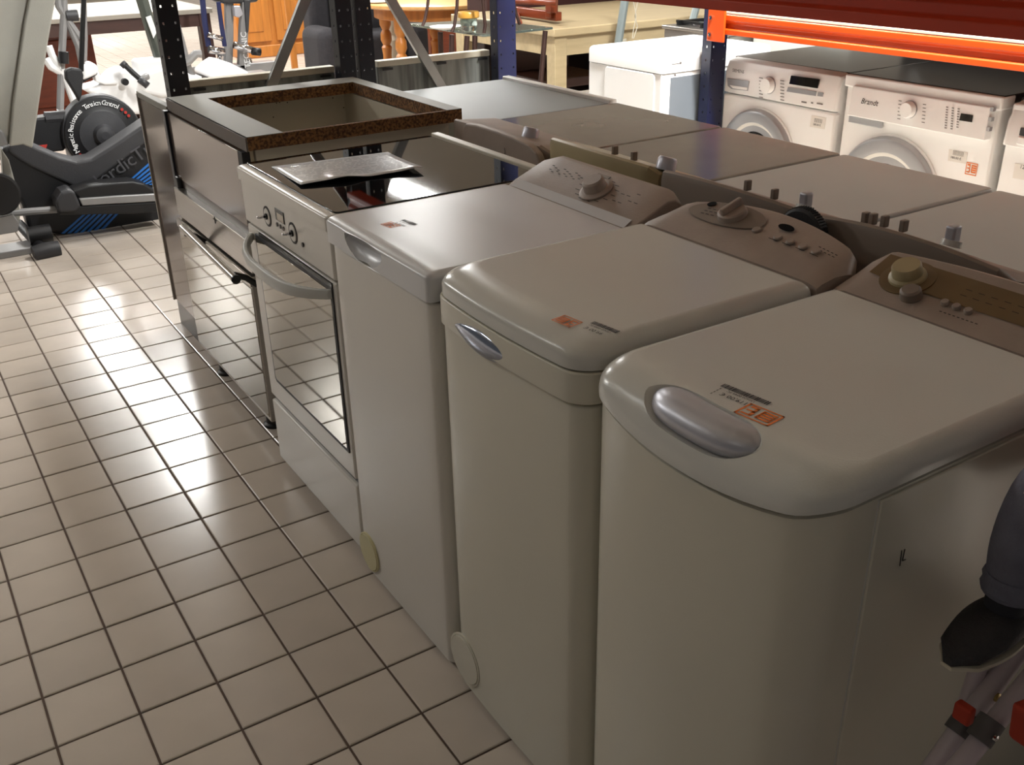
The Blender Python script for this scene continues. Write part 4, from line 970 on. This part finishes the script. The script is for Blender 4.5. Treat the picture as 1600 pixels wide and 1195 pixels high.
# gym bike with fins and chrome bars
S2 = thing('rowing_machine_upright', 'grey gym frame with twin blades and chrome foot bars before the pine cupboard', 'exercise machine', (2.5, 6.2, 0))
Yf = 6.0
zf3 = lambda x, y: (290 + x * .15066, y * .15066)
yprism([zf3(*p) for p in ((420, 20), (500, 20), (500, 400), (490, 700), (405, 700), (430, 400))], Yf, .06, 'blade', GYMTUBE, S2, bevel=.008)
yprism([zf3(*p) for p in ((590, 20), (670, 20), (650, 400), (640, 740), (555, 700), (570, 300))], Yf - .05, .06, 'blade', GYMTUBE, S2, bevel=.008)
yprism([zf3(*p) for p in ((610, 0), (675, 0), (655, 330), (635, 340))], Yf - .07, .03, 'blade_cover', GYMDK, S2, bevel=.004)
yprism([zf3(*p) for p in ((330, -60), (760, -60), (760, 20), (600, 40), (400, 40), (330, 10))], Yf - .05, .2, 'seat', GYMDK, S2, bevel=.02)
ytube([zf3(230, 360), zf3(380, 400)], Yf - .1, .018, 'foot_bar', CHROME, S2)
ytube([zf3(240, 510), zf3(400, 540)], Yf - .1, .028, 'foot_bar', CHROME, S2)
ytube([zf3(500, 465), zf3(760, 540)], Yf - .1, .026, 'foot_bar', CHROME, S2)
ytube([zf3(690, 530), zf3(775, 540)], Yf - .11, .028, 'foot_bar_cap', GYMBLK, S2)
ytube([zf3(355, 520), zf3(355, 650)], Yf, .018, 'strut', CHROME, S2)
ytube([zf3(650, 600), zf3(700, 760)], Yf, .02, 'strut', CHROME, S2)
yprism([zf3(*p) for p in ((500, 60), (570, 60), (600, 150), (560, 185), (510, 170))], Yf - .08, .05, 'bracket', SILVER, S2, bevel=.008)
ytube([zf3(170, -50), zf3(200, 250), zf3(240, 480)], Yf - .05, .020, 'cable', mat('dark_blue_cord', '1e2450', .6), S2)
ytube([zf3(340, 20), zf3(370, 250), zf3(405, 480)], Yf - .08, .016, 'cable', mat('dark_blue_cord', '1e2450', .6), S2)
pq = at(*zf3(625, 520), y=Yf - .052); textmesh('TECHNIC', .06, lambda u, v: pq + Vector((-v, 0, u))).build('blade_lettering', GYMWHITE, S2)
p = at(*zf3(450, 700), y=Yf); MB().box(p.x - .25, p.x + .35, Yf - .05, Yf + .08, 0, p.z + .02).build('floor_base', GYMTUBE, S2, bevel=.01)
CU = yprism([zf3(*p) for p in ((240, 770), (330, 690), (400, 645), (470, 655), (560, 700), (660, 750), (640, 800), (250, 815))], 5.4, .35, 'white_seat_pad', GYMWHITE, None, bevel=.03)
CU.name = 'seat_pad'; tag(CU, 'bright white wedge seat pad just above the dark galvanised panel', 'seat pad')
p = at(*zf3(450, 800), y=5.5); MB().box(p.x - .3, p.x + .3, 5.45, 5.7, 0, p.z).build('pad_plinth', GYMTUBE, CU)

# ================================================================ FURNITURE BEHIND
def box_table(name, label, cat, x0, x1, y0, y1, h, th, mt, ml, leg=.07, apron=.10, group=None):
    t = thing(name, label, cat, ((x0 + x1) / 2, (y0 + y1) / 2, 0), group)
    MB().box(x0, x1, y0, y1, h - th, h).build('tabletop', mt, t, bevel=.006)
    b = MB(); o = .03
    b.box(x0 + o, x1 - o, y0 + o, y0 + o + .02, h - th - apron, h - th); b.box(x0 + o, x1 - o, y1 - o - .02, y1 - o, h - th - apron, h - th)
    b.box(x0 + o, x0 + o + .02, y0 + o, y1 - o, h - th - apron, h - th); b.box(x1 - o - .02, x1 - o, y0 + o, y1 - o, h - th - apron, h - th)
    b.build('apron', ml, t)
    for xx in (x0 + o - .01, x1 - o - leg + .01):
        for yy in (y0 + o - .01, y1 - o - leg + .01): MB().box(xx, xx + leg, yy, yy + leg, 0, h - th).build('leg', ml, t, bevel=.004)
    return t
# dark table: near edge line pixels (130,38)-(325,15)
a = at(70, 36, z=.75); c = at(352, 14, z=.75)
DT = box_table('dining_table', 'large dark-brown table with greyish top standing behind the exercise machines', 'table', -.2, 2.20, 6.35, 7.6, .76, .035, TABTOP, DKWOOD, .085, .09)
MC = thing('sideboard', 'reddish mahogany sideboard under the dark table at the left', 'sideboard', (.95, 7.1, 0))
MB().box(.35, 1.42, 6.95, 7.45, .0, .62).build('body', MAHOG, MC, bevel=.006)
MB().box(.45, .90, 6.93, 6.95, .08, .56).build('door', MAHOG, MC, bevel=.006)
MB().box(.93, 1.38, 6.93, 6.95, .08, .56).build('door', MAHOG, MC, bevel=.006)
ST = thing('wooden_crate', 'small dark wooden slatted crate on the floor behind the white bike saddle', 'crate', (1.35, 6.1, 0))
for k in range(4): MB().box(1.33 + k * .05, 1.365 + k * .05, 6.10, 6.14, 0, .34 - k * .02).build('slat', DKWOOD, ST, bevel=.003)
MB().box(1.32, 1.53, 6.14, 6.16, .05, .09).build('cross_rail', DKWOOD, ST)
# pine cupboard
PC = thing('pine_cupboard', 'orange pine cupboard with panelled doors behind the grey gym frame', 'cupboard', (3.9, 9.6, 0))
pl_ = at(372, 92, z=0); pr_ = at(540, 70, z=0)
yc = 9.2; xl = at(372, 60, y=yc).x; xr = at(482, 60, y=yc).x
MB().box(xl, xr, yc, yc + .5, .0, 1.9).build('carcass', PINE, PC, bevel=.008)
MB().box(xl - .02, xr + .02, yc - .03, yc, .0, .12).build('plinth', PINE, PC, bevel=.01)
wd = (xr - xl)
for k in range(2):
    xa = xl + .03 + k * wd / 2; xb = xa + wd / 2 - .06
    Dd = MB().box(xa, xb, yc - .025, yc, .16, 1.85).build('door', PINE, PC, bevel=.004)
    MB().box(xa + .08, xb - .08, yc - .034, yc - .02, .26, .95).build('door_panel', PINE, Dd, bevel=.02)
    MB().box(xa + .08, xb - .08, yc - .034, yc - .02, 1.05, 1.75).build('door_panel', PINE, Dd, bevel=.02)
# pine plank end
xa = at(453, 70, y=7.3).x; PP = MB().box(xa, xa + .055, 7.3, 7.33, 0, 1.25).build('pine_board', PINE, bevel=.004); tag(PP, 'upright pine board beside the dark grey armchair', 'board')
# dark fabric armchair
AC = thing('armchair', 'dark grey fabric armchair behind the brace, left of the paired rack posts', 'armchair', (3.2, 7.2, 0))
ya = 7.0; xl = 3.30; xr = 3.62
def cush(x0, x1, y0, y1, z0, z1, name, r=.06, m=FABRIC): return MB().box(x0, x1, y0, y1, z0, z1).build(name, m, AC, bevel=r, seg=5)
cush(xl, xl + .22, ya, ya + .5, .03, .47, 'arm', .09); cush(xl + .22, xr + .55, ya + .05, ya + .5, .03, .40, 'seat'); cush(xl + .10, xr + .60, ya + .42, ya + .66, .1, 1.15, 'backrest')
cush(xr + .55, xr + .77, ya, ya + .5, .03, .47, 'arm', .09)
# suitcase-like dark case on seat
SB = MB().box(xl + .26, xr + .25, ya + .12, ya + .40, .41, .95).build('travel_case', mat('black_case_fabric', '2a282d', .8, var=.2, bump=.3, bscale=200), None, bevel=.05, seg=4); tag(SB, 'dark soft travel case standing on the grey armchair', 'suitcase')
# round pine table
RT = thing('round_table', 'round orange pine table with turned legs behind the right brace', 'table', (3.95, 5.95, 0))
rx, ry = 3.95, 5.95
MB().lathe((rx, ry, .715), [(.70, 0), (.72, .010), (.72, .028), (.705, .035), (.001, .035)], (0, 0, 1), 56).build('tabletop', PINEL, RT)
MB().lathe((rx, ry, .62), [(.55, 0), (.56, .005), (.56, .095)], (0, 0, 1), 48).build('apron', PINE, RT)
prof = [(.026, 0), (.031, .10), (.039, .22), (.036, .30), (.044, .36), (.030, .38), (.047, .42), (.045, .47), (.030, .50), (.048, .54), (.048, .66)]
for ang in (200, 250, 290, 340, 70, 130):
    if ang in (250, 290): continue
    a_ = math.radians(ang); MB().lathe((rx + .52 * math.cos(a_), ry + .52 * math.sin(a_), 0), prof, (0, 0, 1), 18).build('turned_leg', PINE, RT)
# white turned post next to the table leg
WP = MB().lathe((at(613, 85, y=6.8).x, 6.8, 0), [(.05, 0), (.05, .3), (.06, .36), (.04, .40), (.06, .5), (.06, .62)], (0, 0, 1), 16).build('painted_stool_leg', CREAMP); tag(WP, 'cream painted turned post right behind the pine table leg', 'post')
# rug roll / brown box low behind
BR = MB().box(4.6, 5.6, 7.4, 7.8, .02, .5).build('blanket_chest', MAHOG, bevel=.02); tag(BR, 'low reddish-brown chest beneath and behind the round pine table', 'chest')
# white disc plate on round table (upper left)
PL = MB().lathe((at(592, 4, z=.75).x, at(592, 4, z=.75).y, .751), [(.06, 0), (.11, .006), (.115, .012), (.105, .010), (.06, .004), (.001, .004)], (0, 0, 1), 32).build('plate', BRIGHTW); tag(PL, 'white plate lying on the round pine table', 'plate')
# glass coffee table with iron legs
zG = .44
ca, cb = at(640, 42, z=.62), at(860, 48, z=.62)
GT = thing('glass_table', 'glass-topped table on curved iron legs behind the streaked panel', 'table', (2.9, 3.9, 0))
zG = .80
gp = [at(636, 40, z=zG), at(756, 58, z=zG), at(864, 46, z=zG), at(752, 34, z=zG)]
b = MB(); b.prism(gp, (0, 0, .012)); b.build('glass_top', GLASS, GT, bevel=.002)
for (a_, c_) in (((688, 50), (704, 80)), ((706, 54), (714, 80)), ((730, 56), (726, 78)), ((742, 56), (752, 74)), ((852, 48), (850, 90))):
    p = at(*a_, z=zG); q = at(*c_, y=p.y)
    dxy = q - p; foot = Vector((p.x + (q.x - p.x) * 1.2, p.y, .0))
    MB().tube([p, p + (foot - p) * .35 + Vector((-.03, 0, 0)), p + (foot - p) * .7 + Vector((.02, 0, 0)), foot], .014, 10).build('iron_leg', IRON, GT)
gc_ = (gp[0] + gp[1] + gp[2] + gp[3]) / 4
for k, (px, py) in enumerate(((733, 50),)):
    p = at(px, py, z=zG + .012); J = thing('glass_jar', 'stubby glass jar with an amber lid on the glass table', 'jar', tuple(p))
    MB().lathe(p, [(.040, 0), (.045, .01), (.045, .06), (.040, .07)], (0, 0, 1), 24).build('jar_body', GLASS, J)
    MB().lathe(p + Vector((0, 0, .07)), [(.052, 0), (.056, .004), (.056, .026), (.052, .032), (.001, .034)], (0, 0, 1), 24).build('lid', mat('amber_glass', 'b98a3c', .3), J)
p = at(697, 45, z=zG + .012); P2 = MB().lathe(p, [(.05, 0), (.085, .008), (.09, .014), (.08, .012), (.05, .004), (.001, .004)], (0, 0, 1), 28).build('plate', BRIGHTW); tag(P2, 'bright white dish on the glass-topped table', 'plate')
# iron chair legs standing up on round table area
IC = thing('iron_chair', 'rusty brown iron chair standing on the glass-topped table, only its legs showing', 'chair', (2.85, 3.4, .81))
for pts, yq in (([(672, -30), (668, 10), (664, 30), (660, 41)], 3.62), ([(716, -30), (714, 10), (710, 40), (706, 50)], 3.40), ([(752, -30), (756, 20), (758, 40), (756, 52)], 3.25), ([(800, -10), (806, 20), (812, 38)], 3.2)):
    pe = at(*pts[-1], z=.822); MB().tube([at(px, py, y=pe.y) for px, py in pts[:-1]] + [pe], .009, 8).build('leg', IRON, IC)
xa_ = at(665, -30, y=3.62).x; xb_ = at(800, -30, y=3.2).x; zz_ = at(716, -30, y=3.4).z
MB().box(xa_, xb_, 3.15, 3.66, zz_, zz_ + .03).build('seat', IRON, IC, bevel=.008)
# beige table
bx0, by0 = 3.28, 3.62
BT = box_table('dining_table', 'pale beige wooden table beyond the white dryer with a brown stool upside on it', 'table', 3.23, 5.4, 3.36, 4.55, .77, .045, BEIGEW, BEIGEW, .085, .11)
MB().box(3.70, 3.77, 3.376, 3.381, .655, .675).build('paper_label', CREAMP, BT)
SL = thing('wooden_stool', 'brown wooden stool frame resting on the near corner of the beige table', 'stool', (3.2, 4.0, .77))
p0 = at(800, 16, z=.81); p1 = at(873, 26, z=.81)
MB().bar(p0, p1, .045, .05).build('rail', MAHOG, SL, bevel=.004)
MB().bar(at(862, 28, z=.80), at(862, -50, y=at(862, 28, z=.80).y), .055, .055).build('leg', MAHOG, SL, bevel=.004)
MB().bar(at(803, 12, z=.80), at(812, 38, z=.782), .03, .03).build('leg', MAHOG, SL, bevel=.004)
MB().bar(at(862, 20, y=p1.y), at(862, -60, y=p1.y), .045, .045).build('leg', MAHOG, SL, bevel=.004)
MB().bar(at(800, 2, z=.9), at(870, 4, z=.9), .03, .03).build('rail', MAHOG, SL)
# dark chairs beneath beige table
DC = thing('dining_chair', 'very dark brown wooden chair pushed under the beige table', 'chair', (3.67, 4.0, 0))
MB().box(3.42, 3.92, 3.75, 4.2, .36, .42).build('seat', DKWOOD, DC, bevel=.01)
for xx in (3.43, 3.87):
    for yy in (3.76, 4.15): MB().box(xx, xx + .045, yy, yy + .045, 0, .36).build('leg', DKWOOD, DC, bevel=.003)
MB().box(3.43, 3.91, 4.16, 4.2, .42, .62).build('backrest', DKWOOD, DC, bevel=.005)
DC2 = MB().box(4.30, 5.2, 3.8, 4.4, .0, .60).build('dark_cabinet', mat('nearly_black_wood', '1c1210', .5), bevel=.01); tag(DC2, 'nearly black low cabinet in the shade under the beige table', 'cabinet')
RD = MB().box(3.55, 4.95, 4.66, 5.05, .14, .69).build('dark_dresser', mat('near_black_dresser', '24130f', .5, var=.3), bevel=.01); tag(RD, 'dark brown dresser directly behind the beige table', 'dresser')
R3 = MB().box(3.62, 4.90, 4.70, 5.02, .69, 1.15).build('dark_sofa_back', mat('dark_red_brown', '38150f', .6, var=.3), bevel=.03); tag(R3, 'dark red-brown padded bench on top of the dark dresser', 'bench')
# leaning tubes and string
LT = ytube([(985, -60), (975, 10), (967, 62), (950, 180)], 3.2, .024, 'steel_tube', mat('blue_grey_tube', '848e8e', .4, metal=.3)); tag(LT, 'blue-grey steel tube leaning upright behind the dryer, left one of two', 'tube', 'leaning steel tubes')
LT2 = ytube([(1108, -60), (1088, 12), (1080, 40), (1060, 110)], 3.0, .022, 'steel_tube', mat('blue_grey_tube', '848e8e', .4, metal=.3)); tag(LT2, 'blue-grey steel tube leaning behind the gas hob, right one of two', 'tube', 'leaning steel tubes')
ST_ = thing('string', 'thin pale string hanging down next to the leaning tube', 'string', (3.4, 3.2, .5))
ytube([(986, -50), (990, 2), (994, 25), (990, 45), (988, 60)], 3.2, .003, 'strand', CREAMP, ST_, 6); ytube([(986, -50), (996, 4), (992, 25), (996, 42), (990, 60)], 3.22, .003, 'strand', CREAMP, ST_, 6)
# gas hob
HB = thing('gas_hob', 'small steel gas hob with black pan supports behind the white dryer', 'hob', (3.6, 2.28, 0))
MB().box(3.31, 3.86, 2.05, 2.51, .0, .835).build('cabinet', STEEL, HB, bevel=.005)
MB().box(3.30, 3.87, 2.04, 2.52, .835, .852).build('hob_plate', STEEL, HB, bevel=.004)
for k in range(3): MB().box(3.36 + k * .19, 3.375 + k * .19, 2.08, 2.48, .862, .875).build('pan_support', BLACK, HB)
for k in range(3): MB().box(3.34, 3.80, 2.10 + k * .17, 2.114 + k * .17, .852, .875).build('pan_support', BLACK, HB)
for xx, yy in ((3.43, 2.17), (3.43, 2.38), (3.66, 2.28)): MB().lathe((xx, yy, .852), [(.045, 0), (.045, .014), (.001, .016)], (0, 0, 1), 20).build('burner', CHROME, HB)
# cream thing right of post D, and dark slab
CF = MB().box(3.42, 4.0, 1.45, 2.02, .0, .90).build('small_fridge', mat('pale_grey_enamel', 'b9bab2', .4), bevel=.03); tag(CF, 'pale grey fridge showing between the navy post and the nearest front-loader', 'fridge')
WS = MB().bar((3.62, 1.30, .80), (3.74, 1.33, 1.05), .035, .02).build('white_strip', BRIGHTW); tag(WS, 'white strip leaning behind the first front-loading machine under the orange beam', 'strip')
DS = MB().box(3.50, 4.1, .3, 1.25, .55, .99).build('television', BLACK, bevel=.02); tag(DS, 'black television standing behind the front-loading machines', 'television')
DSb = MB().box(3.5, 4.1, .3, 1.25, 0, .55).build('low_stand', DKWOOD, bevel=.01); tag(DSb, 'dark wooden stand under the black television behind the front-loading machines', 'stand')

# ================================================================ STROLLER AND CHILD, BOTTOM RIGHT
Yt = -1.02
SG = thing('stroller', 'stroller with pinkish-white tubes, grey clamps and orange-red fabric beside the nearest washing machine', 'stroller', (.9, -1.1, 0))
def st(pts, r, name, m): 
    return MB().tube([Vector(p) for p in pts], r, 14).build(name, m, SG)
a_ = at(1612, 985, y=-1.03); c_ = at(1462, 1195, y=-1.03); d_ = (c_ - a_).normalized()
st([a_ - d_ * .25, a_, c_, c_ + d_ * (c_.z - .06) / -d_.z], .0125, 'front_tube', STROL)
a2 = at(1598, 1075, y=-1.06); c2 = at(1500, 1195, y=-1.06); d2 = (c2 - a2).normalized()
st([a2 - d2 * .25, a2, c2, c2 + d2 * (c2.z - .06) / -d2.z], .0115, 'front_tube', STROL)
u0, u1, u2, u3 = at(1508, 1105, y=-1.012), at(1532, 1035, y=-1.012), at(1552, 1000, y=-1.012), at(1590, 992, y=-1.012)
st([u0, u1, (u1 + u2) / 2 + Vector((.0, 0, .006)), u2, u3, u3 + (u3 - u2)], .010, 'looped_tube', STROL)
for px, py, yy in ((1505, 1130, -1.03), (1540, 1140, -1.06)):
    p = at(px, py, y=yy); MB().tube([p - d_ * .014, p + d_ * .014], .0150, 14).build('clamp', STRGREY, SG)
    MB().lathe(p + Vector((-.006, -.014, .004)), [(.004, 0), (.004, .003), (.001, .004)], (0, -1, 0), 10).build('rivet', CHROME, SG)
p = at(1542, 1079, y=-1.03); MB().lathe(p + Vector((0, -.012, 0)), [(.0055, 0), (.0055, .002), (.003, .003)], (0, -1, 0), 14).build('screw', mat('brass', '9a8450', .3, metal=.8), SG)
p = at(1500, 1108, y=-1.055); MB().box(p.x - .006, p.x + .006, -1.07, -1.05, p.z - .012, p.z + .010).build('fabric_tab', STRORANGE, SG, bevel=.003)
p = at(1590, 1130, y=-1.08); b = MB(); b.prism([at(1572, 1150, y=-1.10), at(1580, 1095, y=-1.10), at(1620, 1080, y=-1.10), at(1640, 1130, y=-1.10)], (0, -.20, 0)); b.build('seat_fabric', STRORANGE, SG, bevel=.006)
e1 = c_ + d_ * (c_.z - .06) / -d_.z; e2 = c2 + d2 * (c2.z - .06) / -d2.z
for e in (e1, e2, Vector((1.15, -1.05, .06)), Vector((1.15, -1.30, .06))):
    MB().lathe((e.x, e.y - .01, .06), [(.03, 0), (.058, .002), (.06, .008), (.06, .020), (.055, .026), (.02, .028)], (0, 1, 0), 28).build('wheel', BLACKM, SG)
st([(1.15, -1.05, .06), (1.08, -1.05, .35), (.98, -1.05, .52)], .011, 'rear_tube', STROL); st([(1.15, -1.30, .06), (1.08, -1.30, .35), (.98, -1.30, .52)], .011, 'rear_tube', STROL)
st([(.98, -1.05, .52), (.98, -1.30, .52)], .010, 'cross_tube', STROL)
# child: continuous body by skin modifier, clothes as shells
kn = at(1620, 770, y=-1.03); an = at(1577, 925, y=-1.03); toe = at(1500, 968, y=-1.03)
def skin_body(name, verts, edges, m, parent, sub=2):
    me = bpy.data.meshes.new(name); o0 = origin(parent)
    me.from_pydata([Vector(v[0]) - o0 for v in verts], edges, []); o = bpy.data.objects.new(name, me); COL.objects.link(o); o.parent = parent
    md = o.modifiers.new('skin', 'SKIN'); md.use_smooth_shade = True
    if not me.skin_vertices: 
        bpy.context.view_layer.objects.active = o
    for i, v in enumerate(verts):
        sv = me.skin_vertices[0].data[i]; sv.radius = (v[1], v[1]); sv.use_root = (i == 0)
    s2 = o.modifiers.new('sub', 'SUBSURF'); s2.levels = sub; s2.render_levels = sub
    me.materials.append(m); return o
CH = thing('person', 'seated child in grey trousers and dark shoe, only a leg showing at right', 'person', (kn.x + .2, -1.1, .5))
hipx = kn.x + .25
kn2 = Vector((kn.x + .01, -1.17, kn.z)); an2 = Vector((an.x + .03, -1.18, an.z))
V = [((hipx, -1.10, kn.z - .03), .062), ((hipx + .01, -1.10, kn.z + .12), .060), ((hipx + .03, -1.10, kn.z + .24), .062), ((hipx + .03, -1.10, kn.z + .30), .028), ((hipx + .02, -1.10, kn.z + .39), .062), ((hipx + .02, -1.10, kn.z + .44), .05),
     ((hipx - .03, -1.05, kn.z - .02), .048), (tuple(kn + Vector((.02, 0, 0))), .034), (tuple((kn + an) / 2), .030), (tuple(an), .016), (tuple(an + Vector((-.01, 0, -.036))), .014), (tuple(an + Vector((-.06, 0, -.042))), .009),
     ((hipx - .03, -1.15, kn.z - .02), .048), (tuple(kn2), .034), (tuple((kn2 + an2) / 2), .030), (tuple(an2), .016), (tuple(an2 + Vector((-.01, 0, -.036))), .014), (tuple(an2 + Vector((-.06, 0, -.042))), .009),
     ((hipx + .02, -1.02, kn.z + .22), .026), ((hipx - .03, -1.00, kn.z + .12), .021), ((hipx - .12, -1.04, kn.z + .07), .016),
     ((hipx + .02, -1.18, kn.z + .22), .026), ((hipx - .03, -1.20, kn.z + .12), .021), ((hipx - .12, -1.16, kn.z + .07), .016)]
Ed = [(0, 1), (1, 2), (2, 3), (3, 4), (4, 5), (0, 6), (6, 7), (7, 8), (8, 9), (9, 10), (10, 11), (0, 12), (12, 13), (13, 14), (14, 15), (15, 16), (16, 17), (2, 18), (18, 19), (19, 20), (2, 21), (21, 22), (22, 23)]
skin_body('body', V, Ed, SKIN, CH)
gr = .006
TV = [(V[i][0], V[i][1] + gr) for i in (0, 6, 7, 8, 12, 13, 14)] 
def cuffpt(a, b, t): return tuple(Vector(a) + (Vector(b) - Vector(a)) * t)
TV += [(cuffpt(kn, an, 1.02), .027), (cuffpt(kn2, an2, 1.02), .027), ((hipx + .005, -1.10, kn.z + .05), .070)]
skin_body('trousers', TV, [(0, 1), (1, 2), (2, 3), (3, 7), (0, 4), (4, 5), (5, 6), (6, 8), (0, 9)], DENIM, CH)
for k_, a_n in ((kn, an), (kn2, an2)):
    p = Vector(cuffpt(k_, a_n, .80)); q = Vector(cuffpt(k_, a_n, 1.0)); d = (q - p)
    MB().tube([p, p + d * .25, p + d * .5, p + d * .75, q], [.0295, .0315, .0295, .0315, .029], 20).build('trouser_cuff', DENIM, CH)
SV = [(V[1][0], .072), (V[2][0], .072), (V[18][0], .036), (V[19][0], .030), (V[21][0], .036), (V[22][0], .030), ((hipx + .03, -1.10, kn.z + .28), .036)]
skin_body('jumper', SV, [(0, 1), (1, 2), (2, 3), (1, 4), (4, 5), (1, 6)], mat('dark_jumper', '3a4256', .9), CH)
for a_n, k_ in ((an, 0), (an2, 1)):
    secs = []
    for k in range(13):
        t = k / 12; xx = a_n.x + .032 - .125 * t; hgt = .030 * (1 - t) + .012 + .010 * math.sin(math.pi * t); wd_ = (.022 + .010 * math.sin(math.pi * min(1, t * 1.1))) * (1 if t < .85 else 1 - (t - .85) / .15 * .75)
        zb = a_n.z - .052 - .006 * t
        secs.append([(xx, a_n.y + wd_ * math.cos(a), zb + hgt / 2 + hgt / 2 * math.sin(a)) for a in [2 * math.pi * i / 18 for i in range(18)]])
    S = MB().loft(secs).build('shoe', mat('charcoal_shoe', '2c2a2c', .7, var=.2, bump=.3, bscale=300), CH)
    secs = []
    for k in range(13):
        t = k / 12; xx = a_n.x + .033 - .127 * t; wd_ = (.0215 + .0100 * math.sin(math.pi * min(1, t * 1.1))) * (1 if t < .85 else 1 - (t - .85) / .15 * .7); zb = a_n.z - .0535 - .006 * t
        secs.append([(xx, a_n.y - wd_, zb), (xx, a_n.y + wd_, zb), (xx, a_n.y + wd_, zb + .0045), (xx, a_n.y - wd_, zb + .0045)])
    MB().loft(secs).build('sole', CREAMP, S)
for a_n in (an, an2): MB().tube([a_n + Vector((0, 0, .03)), a_n + Vector((-.004, 0, -.03))], [.022, .021], 16).build('sock', mat('dark_sock', '2a2a30', .9), CH)
hc = Vector(V[4][0]) + Vector((0, 0, .02))
MB().lathe(hc + Vector((.012, 0, -.035)), [(.070, 0), (.082, .03), (.084, .06), (.074, .09), (.045, .112), (.001, .12)], (0.1, 0, 1), 28).build('hair', HAIR, CH)
for s_ in (-1, 1):
    MB().lathe(hc + Vector((-.066, s_ * .024, .0)), [(.008, 0), (.006, .004), (.001, .006)], (-1, 0, 0), 12).build('eye', MARK, CH)
    MB().lathe(hc + Vector((0, s_ * .068, -.005)), [(.014, 0), (.012, .008), (.004, .012)], (0, s_, 0), 12).build('ear', SKIN, CH)
MB().lathe(hc + Vector((-.066, 0, -.018)), [(.009, 0), (.007, .008), (.002, .013)], (-1, 0, 0), 12).build('nose', SKIN, CH)
MB().box(hc.x - .070, hc.x - .060, hc.y - .014, hc.y + .014, hc.z - .040, hc.z - .036).build('mouth', mat('lips', 'a0605a', .5), CH, bevel=.001)
# stroller seat under the child
MB().box(hipx - .08, hipx + .10, -1.22, -.985, kn.z - .115, kn.z - .095).build('seat', STRORANGE, SG, bevel=.006)
MB().box(hipx + .095, hipx + .115, -1.22, -.985, kn.z - .10, kn.z + .30).build('backrest', STRORANGE, SG, bevel=.006)
MB().tube([(.98, -1.05, .52), (hipx - .05, -1.05, kn.z - .105)], .010).build('side_tube', STROL, SG)
MB().tube([(.98, -1.30, .52), (hipx + .05, -1.20, kn.z - .105)], .010).build('side_tube', STROL, SG)
